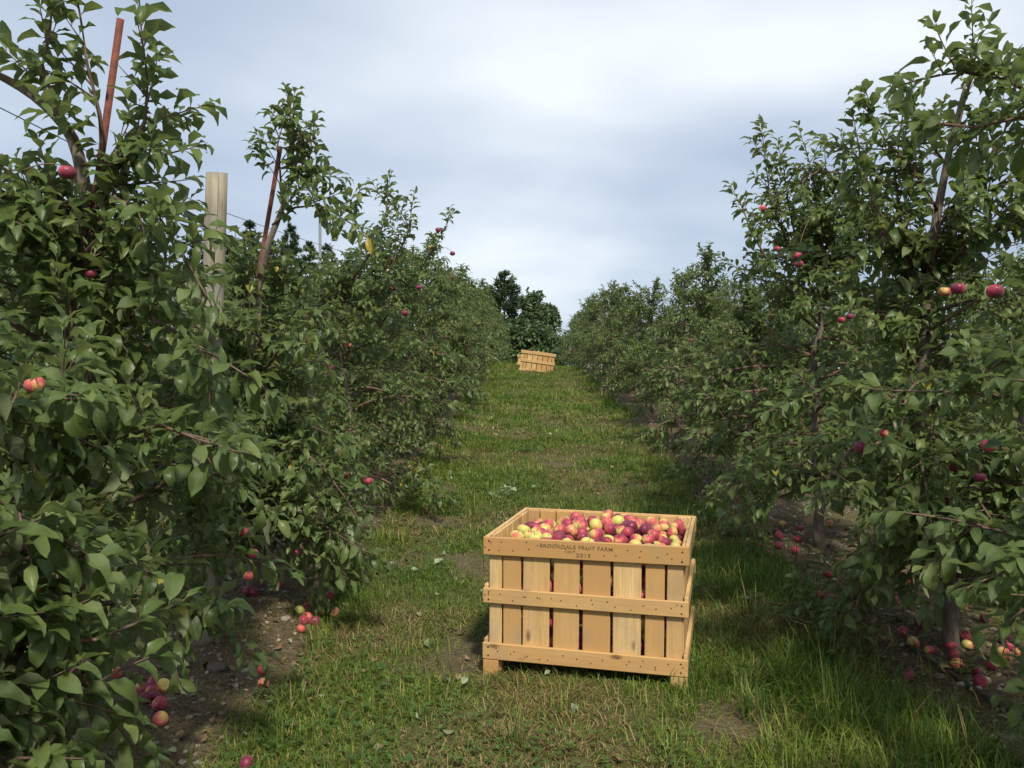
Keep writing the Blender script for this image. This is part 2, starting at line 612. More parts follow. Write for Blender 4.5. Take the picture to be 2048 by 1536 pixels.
def soil_mask(x, y):
    """1 on the herbicide strips under the rows, 0 in the grass lanes"""
    off = x - lane_c(y)
    wob = (fbm(x * 1.1, y * 1.1, 21) - .5) * 0.9 + (fbm(x * 4, y * 4, 31, 2) - .5) * .35
    m = np.zeros_like(np.asarray(off, float))
    for k, r in ROWS.items():
        half = .62 if k != 'L' else .56
        m = np.maximum(m, np.clip((half + wob * .6 - np.abs(off - r)) / .22, 0, 1))
    worn = np.clip((fbm(x * 1.5, y * 1.5, 63) - .64) * 7, 0, .75)
    return np.maximum(m, worn)


def axis_pts(segs):
    out = []
    for a, b_, st in segs:
        out.append(np.arange(a, b_, st))
    return np.concatenate(out)


gx = axis_pts([(-900, -100, 80), (-100, -20, 8), (-20, -5, .8), (-5, 6, .09), (6, 20, .8), (20, 100, 8), (100, 901, 80)])
gy = axis_pts([(-300, -20, 40), (-20, 0, 2), (0, 14, .09), (14, 34, .3), (34, 60, 1.5), (60, 140, 8), (140, 1501, 80)])
GX, GY = np.meshgrid(gx, gy)
GZ = T(GX.ravel(), GY.ravel())
gv = np.stack([GX.ravel(), GY.ravel(), GZ], -1)
ny_, nx_ = GX.shape
ii = (np.arange(ny_ - 1)[:, None] * nx_ + np.arange(nx_ - 1)[None]).ravel()
gf = np.concatenate([np.stack([ii, ii + 1, ii + nx_ + 1], -1), np.stack([ii, ii + nx_ + 1, ii + nx_], -1)])
ground = link('ground', mesh_np('ground', gv, gf, M['ground'], attrs={'soil': soil_mask(gv[:, 0], gv[:, 1])}))
tag(ground, 'orchard ground rising gently away between the tree rows', kind='structure')

# ------------------------------------------------------------------ grass, clover
GREEN = np.array([[.050, .108, .014], [.085, .156, .020], [.132, .196, .026], [.19, .235, .036], [.26, .265, .065]])
DRY = np.array([[.30, .22, .10], [.21, .145, .065], [.36, .28, .13], [.14, .095, .045]])


def pick(pal, n, w=None):
    i = rng.choice(len(pal), n, p=w)
    return pal[i] * rng.uniform(.8, 1.2, (n, 1))


def blades(P, az, L, W, lean, bend, colr):
    n = len(P)
    d = np.stack([np.cos(az), np.sin(az), np.zeros(n)], -1)
    s = np.stack([-np.sin(az), np.cos(az), np.zeros(n)], -1)
    up = np.array([0, 0, 1.])
    a1, a2 = lean, np.minimum(lean + bend, 1.9)
    p1 = P + (L * .5)[:, None] * (np.sin(a1)[:, None] * d + np.cos(a1)[:, None] * up)
    p2 = p1 + (L * .5)[:, None] * (np.sin(a2)[:, None] * d + np.cos(a2)[:, None] * up)
    w = W[:, None] * s
    V = np.stack([P - w * .5, P + w * .5, p1 - w * .42, p1 + w * .42, p2], 1).reshape(-1, 3)
    b5 = np.arange(n)[:, None] * 5
    F = np.concatenate([b5 + np.array([[0, 1, 3]]), b5 + np.array([[0, 3, 2]]), b5 + np.array([[2, 3, 4]])])
    C = np.repeat(np.concatenate([colr, np.ones((n, 1))], 1), 5, 0)
    return V, F, C


def grass_region(n, x0, x1, y0, y1, Lm, Wm, seed, follow=True):
    y = rng.uniform(y0, y1, n)
    x = rng.uniform(x0, x1, n) + (lane_c(y) if follow else 0)
    # part of the blades gather in tufts
    k = max(1, n // 45)
    ci = rng.integers(0, k, n)
    tx, ty = rng.uniform(x0, x1, k), rng.uniform(y0, y1, k)
    tx = tx + (lane_c(ty) if follow else 0)
    in_t = rng.random(n) < .55
    spread = .045 + .02 * Lm / .08
    dx, dy = rng.normal(0, spread, n), rng.normal(0, spread, n)
    x = np.where(in_t, tx[ci] + dx, x); y = np.where(in_t, ty[ci] + dy, y)
    sm = soil_mask(x, y)
    thin = fbm(x * 1.6, y * 1.6, 77)
    keep = rng.random(n) > np.clip(sm * 1.0 + np.clip((.42 - thin) * 3.0, 0, .55), 0, .95)
    x, y, in_t, ci, dx, dy = x[keep], y[keep], in_t[keep], ci[keep], dx[keep], dy[keep]
    n = len(x)
    lush = fbm(x * .8, y * .8, 55)
    tl = (rng.uniform(.5, 1.2, k) + rng.gamma(1.0, .25, k))[ci]
    off = x - lane_c(y)
    tall = 1 + 1.3 * np.clip((off - .6) / .6, 0, 1) * np.clip((7.5 - y) / 2, 0, 1)      # longer grass on the right of the near crate
    edge = 1 + .35 * np.exp(-((np.abs(off - .2) - 1.55) / .25) ** 2)
    L = Lm * rng.uniform(.5, 1.3, n) * np.where(in_t, tl, .8) * (.65 + .8 * lush) * tall * edge
    az = np.where(in_t, np.arctan2(dy, dx) + rng.normal(0, .5, n), rng.uniform(0, 6.283, n))
    lean = np.abs(rng.normal(.35, .38, n)) + np.where(in_t, .12, .35)
    bend = rng.uniform(.2, 1.1, n)
    dryness = np.clip((fbm(x * 1.3, y * 1.3, 91) - .47) * 3.6, .05, .78)
    isdry = rng.random(n) < dryness
    hue = vnoise(x * 1.9, y * 1.9, 12)
    g = np.where((rng.random(n) < hue)[:, None], pick(GREEN, n, [.05, .2, .35, .25, .15]), pick(GREEN, n, [.25, .4, .25, .07, .03]))
    col = np.where(isdry[:, None], pick(DRY, n), g)
    lean = np.where(isdry, lean + rng.uniform(.2, .9, n), lean)
    W = Wm * rng.uniform(.6, 1.3, n)
    P = np.stack([x, y, T(x, y) - .006], -1)
    return blades(P, az, L, W, lean, bend, col)


parts = [
    grass_region(165000, -1.75, 2.1, 1.9, 7.0, .064, .0046, 1),
    grass_region(95000, -1.8, 2.1, 7.0, 13.0, .08, .0065, 2),
    grass_region(70000, -1.8, 2.1, 13.0, 31.0, .10, .011, 3),
    grass_region(16000, 2.0, 2.8, 2.0, 12.0, .07, .006, 4),
    grass_region(12000, -2.4, -1.6, 2.5, 12.0, .08, .006, 5),
    grass_region(18000, -6.5, -2.4, 4, 22.0, .12, .012, 6),
    grass_region(18000, 2.9, 7.0, 4, 22.0, .12, .012, 7),
]
# straw and dead stems lying on the bare strips
ns = 26000
sy_ = rng.uniform(2.2, 12, ns)
sx_ = lane_c(sy_) + np.where(rng.random(ns) < .5, ROWS['L'] + rng.normal(.25, .4, ns), ROWS['R'] + rng.normal(-.2, .45, ns))
parts.append(blades(np.stack([sx_, sy_, T(sx_, sy_) + rng.uniform(0, .012, ns)], -1), rng.uniform(0, 6.283, ns), rng.uniform(.02, .10, ns), rng.uniform(.0018, .004, ns),
                    rng.uniform(1.2, 1.62, ns), rng.uniform(-.25, .25, ns), pick(DRY, ns) * rng.uniform(.6, 1.1, (ns, 1))))
nv = 0
GV, GF, GC = [], [], []
for v_, f_, c_ in parts:
    GV.append(v_); GF.append(f_ + nv); GC.append(c_); nv += len(v_)
gr = link('grass', mesh_np('grass', np.concatenate(GV), np.concatenate(GF), M['grass'], smooth=False, attrs={'col': np.concatenate(GC)}))
tag(gr, 'mown green and straw coloured grass covering the lane', 'grass', kind='stuff')

# clover and low broad-leaved weeds
nc = 15000
cy_ = rng.uniform(2.2, 13, nc); cx_ = rng.uniform(-1.7, 2.0, nc) + lane_c(cy_)
keep = (fbm(cx_ * 1.1, cy_ * 1.1, 140) > .54) & (soil_mask(cx_, cy_) < .6) & (rng.random(nc) < .62)
cx_, cy_ = cx_[keep], cy_[keep]
nc = len(cx_)
Vs, Fs, Cs = [], [], []
hgt = rng.uniform(.02, .06, nc)
ctr = np.stack([cx_, cy_, T(cx_, cy_) + hgt], -1)
base_c = pick(np.array([[.06, .125, .025], [.09, .16, .035], [.075, .14, .035]]), nc)
n0 = 0
for j in range(3):
    a = rng.uniform(0, 6.28, nc) if j == 0 else a + 2.09
    r = rng.uniform(.006, .015, nc)
    d = np.stack([np.cos(a), np.sin(a), rng.uniform(-.3, .3, nc)], -1)
    s = np.stack([-np.sin(a), np.cos(a), rng.uniform(-.2, .2, nc)], -1)
    R = r[:, None]
    v = np.stack([ctr, ctr + R * (d * .7 - s * .75), ctr + R * (d * 1.55 - s * .45), ctr + R * (d * 1.55 + s * .45), ctr + R * (d * .7 + s * .75)], 1).reshape(-1, 3)
    b5 = np.arange(nc)[:, None] * 5 + n0
    Vs.append(v); n0 += len(v)
    Fs.append(np.concatenate([b5 + np.array([[0, 1, 2]]), b5 + np.array([[0, 2, 3]]), b5 + np.array([[0, 3, 4]])]))
    Cs.append(np.repeat(np.concatenate([base_c, np.ones((nc, 1))], 1), 5, 0))
cl_o = link('clover', mesh_np('clover', np.concatenate(Vs), np.concatenate(Fs), M['grass'], smooth=False, attrs={'col': np.concatenate(Cs)}))
tag(cl_o, 'low green clover growing through the grass of the lane', 'clover', kind='stuff')

# ------------------------------------------------------------------ leaves
# rows along the leaf: petiole, blade, tip
LU = np.array([0, .16, .38, .66, .88, 1.0])
LW = np.array([.008, .030, .235, .255, .115, .0])
LU_S = np.array([0, .30, .62, 1.0])
LW_S = np.array([.008, .23, .25, .0])


LU_H = np.array([0, .15, .22, .34, .48, .62, .76, .88, .95, 1.0])
LW_H = np.array([.008, .010, .105, .205, .255, .258, .205, .115, .045, .0])


def leaf_template(simple=False):
    U, W = (LU_H, LW_H) if simple == 'fine' else (LU_S, LW_S) if simple else (LU, LW)
    n = len(U)
    u = np.repeat(U[:-1], 3); w = np.repeat(W[:-1], 3)
    v = np.tile([-1., 0, 1], n - 1)
    u = np.append(u, 1.0); w = np.append(w, 0.0); v = np.append(v, 0.0)
    F = []
    for i in range(n - 2):
        a, b_ = i * 3, i * 3 + 3
        F += [[a, b_ + 1, b_], [a, a + 1, b_ + 1], [a + 1, b_ + 2, b_ + 1], [a + 1, a + 2, b_ + 2]]
    a = (n - 2) * 3; t = (n - 1) * 3
    F += [[a, a + 1, t], [a + 1, a + 2, t]]
    F = np.array(F)
    return u, v, w, F


def build_leaves(P, A, Nn, size, curv, fold, tint, simple=False, aspect=None, wave=None):
    """P base point, A axis, Nn upper-face normal (unit, perpendicular)"""
    u, v, w, F = leaf_template(simple)
    n = len(P)
    S = np.cross(A, Nn)
    k = np.maximum(curv, 1e-3)[:, None]
    al = np.sin(k * u) / k
    dn = (1 - np.cos(k * u)) / k
    aspect = np.ones(n) if aspect is None else aspect
    wv = (w * v)[None] * aspect[:, None]
    rise = fold[:, None] * np.abs(wv)
    if wave is not None:
        rise = rise + wave[:, None] * np.sin(u * 9 + v * 1.7)[None] * (w[None] * 1.2) * np.abs(v)[None]
    # normal turns with the curve
    ca, sa = np.cos(k * u), np.sin(k * u)
    X = A[:, None] * (al + rise * sa)[..., None] + Nn[:, None] * (-dn + rise * ca)[..., None] + S[:, None] * wv[..., None]
    V = P[:, None] + X * size[:, None, None]
    m = len(u)
    Fa = (np.arange(n) * m)[:, None, None] + F[None]
    return V.reshape(-1, 3), Fa.reshape(-1, 3), np.repeat(tint, m), np.tile(v, n)


def unit(a):
    return a / (np.linalg.norm(a, axis=-1, keepdims=True) + 1e-9)


# separate leaf meshes for the nearest leaves: 3 curvatures x 6 tints
LEAF_CURV = [.75, 1.3, 1.85]
LEAF_MESH = {}
for ci_, cv in enumerate(LEAF_CURV):
    for t_ in range(6):
        V_, F_, tt, ac = build_leaves(np.zeros((1, 3)), np.array([[1., 0, 0]]), np.array([[0., 0, 1]]), np.ones(1), np.array([cv]),
                                      np.array([.35 + .14 * (t_ % 3)]), np.array([[.12, .3, .45, .6, .75, .9][t_]]), 'fine', np.array([.58 + .06 * (t_ % 4)]), np.array([.18 + .1 * (t_ % 3)]))
        LEAF_MESH[ci_, t_] = mesh_np('leaf', V_, F_, M['leaf'], attrs={'tint': tt, 'across': ac})


# ------------------------------------------------------------------ apple meshes
def apple_mesh(name, mats, seg=18, rings=11, squash=.9, stem=True, lean=0.0):
    """unit radius about the origin, z is the core axis"""
    V, F, MI = [], [], []
    th = np.linspace(0, math.pi, rings + 1)
    prof = []
    for t in th:
        r = math.sin(t) ** .92 if 0 < t < math.pi else 0
        z = math.cos(t) * squash
        z -= .34 * math.exp(-(t / .42) ** 2) * squash
        z += .20 * math.exp(-((math.pi - t) / .36) ** 2) * squash
        r *= 1 + .05 * math.cos(t)
        prof.append((r, z))
    V.append((0, 0, prof[0][1]))
    for r, z in prof[1:-1]:
        for j in range(seg):
            a = j * 2 * math.pi / seg
            q = r * (1 + .025 * math.cos(5 * a) * max(0, -z))
            V.append((q * math.cos(a) + lean * z, q * math.sin(a), z))
    V.append((0, 0, prof[-1][1]))
    last = len(V) - 1
    for j in range(seg):
        k = (j + 1) % seg
        F.append((0, 1 + j, 1 + k))
        for i in range(rings - 2):
            a, b_ = 1 + i * seg, 1 + (i + 1) * seg
            F += [(a + j, b_ + j, b_ + k), (a + j, b_ + k, a + k)]
        a = 1 + (rings - 2) * seg
        F.append((a + j, last, a + k))
    V, F = np.array(V), np.array(F)
    MI = np.zeros(len(F), int)
    if stem:
        sv, sf = tube([(0, 0, prof[0][1] - .02), (.03, .01, prof[0][1] + .25), (.09, .03, prof[0][1] + .50)], [.035, .03, .045], 5)
        F = np.concatenate([F, sf + len(V)]); V = np.concatenate([V, sv]); MI = np.concatenate([MI, np.ones(len(sf), int)])
    return V, F, MI


AP = []
for q_, (sq, ln, mk) in enumerate([(.90, .03, 'apple'), (.84, -.05, 'apple'), (.95, .06, 'apple'), (.88, .02, 'apple_red'), (.93, -.04, 'apple_red'), (.9, .03, 'apple_dark'), (.86, -.02, 'apple_dark')]):
    V_, F_, MI_ = apple_mesh('apple', None, squash=sq, lean=ln)
    AP.append(mesh_np('apple', V_, F_, [M[mk], M['stem']], mat_idx=MI_))


def rand_rot():
    q = Vector((random.gauss(0, 1), random.gauss(0, 1), random.gauss(0, 1)))
    return Matrix.Rotation(random.uniform(0, 6.28), 4, q.normalized())


# ------------------------------------------------------------------ apple trees
class Tree:
    """skeleton of a spindle-trained apple tree: leader, branches, twigs, leaves (local coordinates, base at origin)"""

    def __init__(s, seed, H=2.9, R=1.0, leader=None, extra=(), nb=44, low=.42, top_r=.34, dens=1.0, sides=((0, 0),), bare=0.0, lw=1.0, push=None, lsize=1.0):
        s.r = np.random.default_rng(seed)
        r = s.r
        if leader is None:
            n = 14
            z = np.linspace(-.08, H * .93, n)
            x = np.cumsum(r.normal(0, .022, n)); y = np.cumsum(r.normal(0, .022, n))
            x -= x[0]; y -= y[0]
            leader = np.stack([x, y, z], -1)
        else:
            leader = np.asarray(leader, float)
            t = np.linspace(0, len(leader) - 1, (len(leader) - 1) * 4 + 1)
            i = np.arange(len(leader))
            sm = np.stack([np.interp(t, i, leader[:, k]) for k in range(3)], -1)
            for _ in range(2):
                sm[1:-1] = (sm[:-2] + 2 * sm[1:-1] + sm[2:]) / 4
            leader = sm
        s.leader = leader
        n = len(leader)
        f = np.linspace(0, 1, n)
        s.lrad = (.040 * (1 - f) ** .8 + .006) * lw
        s.lrad[0] *= 1.35
        s.branches, s.twigs, s.spurs = [], [], []
        for i in range(nb):
            h = low + (H * .93 - low) * ((i + r.uniform(0, .9)) / nb) ** .95
            az = i * 2.4 + r.normal(0, .35)
            hh = h / H
            prof = np.interp(hh, [0, .18, .35, .55, .7, .85, 1], [.70, .95, 1.0, .82, .52, top_r, top_r * .5])
            L = R * prof * r.uniform(.72, 1.12)
            if push is not None:
                L *= 1 + push[1] * max(0, math.cos(az - push[0]))
            p0 = s.at_h(h)
            el = r.uniform(.15, .75) if hh < .6 else r.uniform(.4, 1.05)
            s.grow(p0, az, el, L, droop=r.uniform(.6, 1.7) * (1.25 if hh < .35 else .8), dens=dens)
        # upright shoots at the top
        for i in range(5):
            h = H * r.uniform(.78, .94)
            p0 = s.at_h(h)
            az = r.uniform(0, 6.28)
            L = max(.12, H - h) * r.uniform(.8, 1.25) + .08
            s.shoot(p0, np.array([math.cos(az) * .35, math.sin(az) * .35, 1]), L, .5)
        for e_ in extra:
            pts = np.asarray(e_, float)
            s.add_branch(pts, dens * 1.25, .6)
        s.leaves(lsize)

    def at_h(s, h):
        z = s.leader[:, 2]
        k = int(np.argmax(z >= h)) if (z >= h).any() else len(z) - 1
        k = max(k, 1)
        a, b_ = s.leader[k - 1], s.leader[k]
        t = (h - a[2]) / (b_[2] - a[2] + 1e-6)
        return a + (b_ - a) * min(max(t, 0), 1)

    def grow(s, p0, az, el, L, droop, dens):
        r = s.r
        n = max(5, int(L / .1) + 2)
        d = np.array([math.cos(az) * math.cos(el), math.sin(az) * math.cos(el), math.sin(el)])
        pts = [p0]
        st = L / (n - 1)
        for i in range(n - 1):
            d = d + np.array([r.normal(0, .10), r.normal(0, .10), -droop * st * 1.05 + r.normal(0, .06)])
            d /= np.linalg.norm(d)
            q = pts[-1] + d * st
            if q[2] < .10:
                q[2] = .10 + .02 * r.random(); d[2] = abs(d[2]) * .3
            pts.append(q)
        s.add_branch(np.array(pts), dens)

    def add_branch(s, pts, dens, thick=1.0):
        r = s.r
        seg = np.linalg.norm(np.diff(pts, axis=0), axis=1)
        L = seg.sum()
        n = len(pts)
        r0 = (.0055 + .0075 * min(L, 1.2)) * thick
        rad = r0 * (1 - np.linspace(0, 1, n)) ** .7 + .0028
        b_ = {'pts': pts, 'rad': rad, 'twigs': []}
        s.branches.append(b_)
        s.cur = b_
        cum = np.concatenate([[0], np.cumsum(seg)])
        t = .14 * L
        while t < L:
            k = min(np.searchsorted(cum, t) - 1, n - 2); k = max(k, 0)
            p = pts[k] + (pts[k + 1] - pts[k]) * ((t - cum[k]) / seg[k])
            ax = (pts[k + 1] - pts[k]) / seg[k]
            side = r.normal(0, 1, 3); side -= side.dot(ax) * ax; side /= np.linalg.norm(side)
            up = np.array([0, 0, 1.])
            if r.random() < .60:
                d = ax * .55 + side * .75 + up * r.uniform(-.05, .85)
                s.shoot(p, d, r.uniform(.12, .36) * (1.1 - .35 * t / L), r.uniform(.2, 1.3))
            else:
                s.spurs.append((p, unit(side + up * .6 + ax * .3)))
            t += r.uniform(.042, .080) / dens
        s.shoot(pts[-1], pts[-1] - pts[-2], r.uniform(.14, .3), .5)

    def shoot(s, p, d, L, droop=.5):
        r = s.r
        d = unit(np.asarray(d, float))
        n = max(3, int(L / .06) + 1)
        pts = [np.asarray(p, float)]
        st = L / (n - 1)
        for i in range(n - 1):
            d = unit(d + np.array([r.normal(0, .07), r.normal(0, .07), -droop * st * .9 + r.normal(0, .05)]))
            pts.append(pts[-1] + d * st)
        pts = np.array(pts)
        pts[:, 2] = np.maximum(pts[:, 2], .05)
        tw = {'pts': pts, 'rad': .0034 * (1 - np.linspace(0, 1, n)) + .0014}
        s.twigs.append(tw)
        if s.branches:
            s.cur['twigs'].append(tw)

    def leaves(s, lsize):
        r = s.r
        P, A, sz = [], [], []
        up = np.array([0, 0, 1.])
        for tw in s.twigs:
            pts = tw['pts']
            seg = np.linalg.norm(np.diff(pts, axis=0), axis=1)
            cum = np.concatenate([[0], np.cumsum(seg)]); L = cum[-1]
            m = max(4, int(L / .0165))
            t = np.linspace(.12 * L, L, m)
            k = np.clip(np.searchsorted(cum, t, side='right') - 1, 0, len(seg) - 1)
            base = pts[k] + (pts[k + 1] - pts[k]) * ((t - cum[k]) / seg[k])[:, None]
            ax = (pts[k + 1] - pts[k]) / seg[k][:, None]
            ph = r.uniform(0, 6.28) + np.arange(m) * 2.4
            e1 = unit(np.cross(ax, np.array([.3, .5, .81]))); e2 = np.cross(ax, e1)
            rd = np.cos(ph)[:, None] * e1 + np.sin(ph)[:, None] * e2
            open_ = np.interp(t / L, [0, .7, 1], [1.05, .82, .38]) + r.normal(0, .12, m)
            d = np.cos(open_)[:, None] * ax + np.sin(open_)[:, None] * rd
            d = d + up * .26
            P.append(base); A.append(unit(d))
            sz.append(r.uniform(.072, .138, m) * np.interp(t / L, [0, .25, .75, 1], [.8, 1, 1, .62]))
        for p, nrm in s.spurs:
            m = r.integers(4, 8)
            ph = r.uniform(0, 6.28) + np.arange(m) * 2.4
            e1 = unit(np.cross(nrm, np.array([.3, .5, .81]))); e2 = np.cross(nrm, e1)
            rd = np.cos(ph)[:, None] * e1 + np.sin(ph)[:, None] * e2
            o = r.uniform(.6, 1.25, m)
            P.append(np.tile(p, (m, 1)) + rd * .004); A.append(unit(np.cos(o)[:, None] * nrm + np.sin(o)[:, None] * rd + up * .1))
            sz.append(r.uniform(.06, .105, m))
        s.P = np.concatenate(P); s.A = np.concatenate(A); s.S = np.concatenate(sz) * lsize
        n = len(s.P)
        ref = up + r.normal(0, .30, (n, 3))
        Nn = ref - (ref * s.A).sum(1)[:, None] * s.A
        s.N = unit(Nn)
        s.curv = np.clip(r.normal(1.35, .45, n), .3, 2.3)
        s.fold = r.uniform(.2, .75, n)
        tn = np.clip(r.normal(.46, .28, n), 0, .93)
        ylw = r.random(n) < .006
        tn[ylw] = r.uniform(.95, 1, ylw.sum())
        s.tint = tn
        s.asp = r.uniform(.52, .82, n)
        s.wave = r.uniform(.03, .32, n)

    def wood(s, trunk_only=False, twigs=True, sides=6):
        acc = Acc()
        acc.add(tube(s.leader, s.lrad, 10 if trunk_only else 8), 0)
        if not trunk_only:
            for b_ in s.branches:
                acc.add(tube(b_['pts'], b_['rad'], sides), 1)
            if twigs:
                for t in s.twigs:
                    acc.add(tube(t['pts'], t['rad'], 3, False), 1)
        return acc.get()

    def branch_mesh(s, b_):
        acc = Acc()
        acc.add(tube(b_['pts'], b_['rad'], 6), 0)
        for t in b_['twigs']:
            acc.add(tube(t['pts'], t['rad'], 4, False), 0)
        V, F, _ = acc.get()
        return mesh_np('branch', V, F, M['twig'])

    def crown(s, mask=None, simple=False, frac=1.0, grow=1.0):
        n = len(s.P)
        m = np.ones(n, bool) if mask is None else mask
        if frac < 1:
            m = m & (s.r.random(n) < frac)
        V, F, t, a = build_leaves(s.P[m], s.A[m], s.N[m], s.S[m] * grow, s.curv[m], s.fold[m], s.tint[m], simple, s.asp[m], s.wave[m])
        return mesh_np('crown', V, F, M['leaf'], attrs={'tint': t, 'across': a})


def row_x(side, y):
    return float(lane_c(y)) + ROWS[side]


HUNG = []          # (world position, radius)


def full_tree(T_, loc, label, n_leaf=300, group='apple trees along the lane', apples=(), view=()):
    base = link('apple_tree', None, loc=loc)
    tag(base, label, 'apple tree', group)
    L = np.array(loc)
    # open the leaf cover in front of the fruit that shows
    keep = np.ones(len(T_.P), bool)
    eye = np.array([0, 0, EYE])
    W = T_.P + T_.A * (T_.S * .5)[:, None] + L
    for ap, rad in list(apples) + list(view):
        ap = np.array(ap); v = eye - ap; dist = np.linalg.norm(v); v /= dist
        t = (W - ap) @ v
        perp = np.linalg.norm((W - ap) - t[:, None] * v, axis=1)
        keep &= ~((t > -.03) & (t < .7) & (perp < rad))
    T_.keep = keep
    link('trunk', mesh_np('trunk', *T_.wood(True)[:2], M['bark']), base)
    for b_ in T_.branches:
        link('branch', T_.branch_mesh(b_), base)
    sel = np.zeros(len(T_.P), bool)
    if n_leaf:
        d = np.linalg.norm(W - eye, axis=1)
        ux = W[:, 0] / np.maximum(W[:, 1], .1) * FPX + CX
        uy = CY - (W[:, 2] - EYE) / np.maximum(W[:, 1], .1) * FPX
        vis = keep & (W[:, 1] > .5) & (ux > -30) & (ux < 2078) & (uy > -30) & (uy < 1566)
        sc = np.where(vis, T_.S / d, 0)
        idx = np.argsort(-sc)[:n_leaf]
        idx = idx[sc[idx] > 0]
        sel[idx] = True
        for i in idx:
            A, Nn = T_.A[i], T_.N[i]
            S = np.cross(Nn, A)
            mt = Matrix(((A[0], S[0], Nn[0], T_.P[i][0]), (A[1], S[1], Nn[1], T_.P[i][1]), (A[2], S[2], Nn[2], T_.P[i][2]), (0, 0, 0, 1)))
            ci = int(np.argmin([abs(T_.curv[i] - c) for c in LEAF_CURV]))
            ti = int(np.argmin([abs(T_.tint[i] - c) for c in (.12, .3, .45, .6, .75, .9)]))
            link('leaf', LEAF_MESH[ci, ti], base, mat=mt @ Matrix.Scale(T_.S[i], 4))
    o = link('crown', T_.crown(keep & ~sel), base)
    o['kind'] = 'stuff'
    return base


def hang_apple(base, world, rad, mesh=None):
    m = Matrix.Translation(Vector(world) - Vector(base.location)) @ Matrix.Rotation(random.uniform(0, 6.28), 4, 'Z') @ Matrix.Rotation(random.uniform(-.35, .35), 4, 'X') @ Matrix.Scale(rad * .9, 4)
    return link('apple', mesh or random.choice(AP[5:]), base, mat=m)


def loc_on(side, y, dx=0.0):
    x = row_x(side, y) + dx
    return (x, y, Tf(x, y))


def local_pts(loc, pix):
    return [tuple(at(px, py, d) - Vector(loc)) for px, py, d in pix]


ORD = ['first', 'second', 'third', 'fourth', 'fifth', 'sixth', 'seventh', 'eighth', 'ninth', 'tenth', 'eleventh', 'twelfth', 'thirteenth', 'fourteenth', 'fifteenth', 'sixteenth', 'seventeenth', 'eighteenth', 'nineteenth', 'twentieth']
ORD += ['twenty-' + o_ for o_ in ORD[:9]] + ['thirtieth'] + ['thirty-' + o_ for o_ in ORD[:9]]

# fruit that shows in the photograph: pixel, distance, radius
FRUIT = {
    'L0': [(70, 770, 2.6, .034)],
    'L1': [(135, 345, 3.05, .034), (238, 1176, 3.0, .032), (182, 548, 3.2, .022), (254, 633, 3.7, .025), (160, 1352, 2.7, .036)],
    'L2': [(487, 1063, 4.9, .033), (506, 1107, 4.9, .035), (497, 1152, 4.9, .034), (736, 962, 5.7, .034), (694, 951, 5.8, .032), (592, 1105, 5.3, .03)],
    'L3': [(810, 626, 7.6, .036), (786, 577, 7.9, .034), (663, 735, 7.6, .034), (697, 690, 7.8, .03), (656, 725, 7.5, .03)],
    'L4': [(838, 575, 9.6, .035), (876, 460, 9.8, .035), (905, 507, 9.9, .035), (862, 495, 9.9, .034)],
    'R1': [(1990, 583, 3.7, .040), (1978, 891, 3.5, .036), (1916, 577, 3.9, .036)],
    'R2': [(1724, 894, 4.0, .041), (1890, 583, 4.5, .034), (1768, 866, 4.4, .028), (1910, 935, 4.2, .03), (1960, 955, 4.0, .03), (1895, 1000, 4.2, .03), (1770, 470, 4.9, .030)],
    'R3': [(1595, 512, 6.2, .040), (1598, 528, 6.2, .036), (1740, 465, 6.1, .034), (1525, 417, 6.5, .033), (1555, 498, 6.4, .028), (1634, 937, 6.1, .032), (1686, 937, 6.0, .03), (1682, 640, 6.2, .032), (1700, 633, 6.3, .03)],
    'R4': [(1446, 772, 8.4, .034), (1452, 762, 8.5, .03), (1458, 932, 8.3, .03), (1478, 1000, 8.2, .03)],
}
POS = {k: [(at(a, b_, d), r) for a, b_, d, r in v] for k, v in FRUIT.items()}

def open_line(pix, rad, n=14):
    a_ = np.array(pix, float)
    t = np.linspace(0, len(a_) - 1, n)
    return [(at(*[float(np.interp(q_, np.arange(len(a_)), a_[:, k])) for k in range(3)]), rad) for q_ in t]


# left row, nearest trees
y0 = 1.25; lL0 = loc_on('L', y0, -.05)
y1 = 3.45; lL1 = loc_on('L', y1, .02)
y2 = 5.85; lL2 = loc_on('L', y2, .03)
ex0 = [local_pts(lL0, [(-900, 1300, 1.4), (-350, 1350, 1.7), (-60, 1380, 2.0), (60, 1450, 2.1), (90, 1500, 2.12)]),
       local_pts(lL0, [(-900, 1200, 1.4), (-300, 1250, 1.8), (0, 1310, 2.1), (170, 1370, 2.3), (210, 1420, 2.32)]),
       local_pts(lL0, [(-900, 1350, 1.4), (-350, 1450, 1.7), (-80, 1480, 1.95), (20, 1520, 2.0)]),
       local_pts(lL0, [(-800, 1150, 1.45), (-250, 1150, 1.85), (40, 1220, 2.15), (130, 1300, 2.25)]),
       local_pts(lL0, [(-1200, 1000, 1.3), (-500, 1050, 1.6), (-100, 1080, 1.9), (90, 1130, 2.1), (130, 1120, 2.15)]),
       local_pts(lL0, [(-900, 1300, 1.4), (-350, 1280, 1.7), (-50, 1290, 2.0), (190, 1280, 2.2), (240, 1260, 2.25)]),
       local_pts(lL0, [(-900, 1000, 1.4), (-300, 950, 1.8), (-40, 980, 2.0), (60, 1040, 2.05)]),
       local_pts(lL0, [(-900, 1400, 1.4), (-350, 1420, 1.7), (-60, 1400, 2.0), (80, 1390, 2.1), (140, 1400, 2.15)]),
       local_pts(lL0, [(-700, 900, 1.5), (-300, 800, 1.9), (-60, 820, 2.2), (110, 860, 2.4)])]
TL0 = Tree(11, H=2.3, R=.82, nb=44, low=.3, extra=ex0, lsize=1.1)
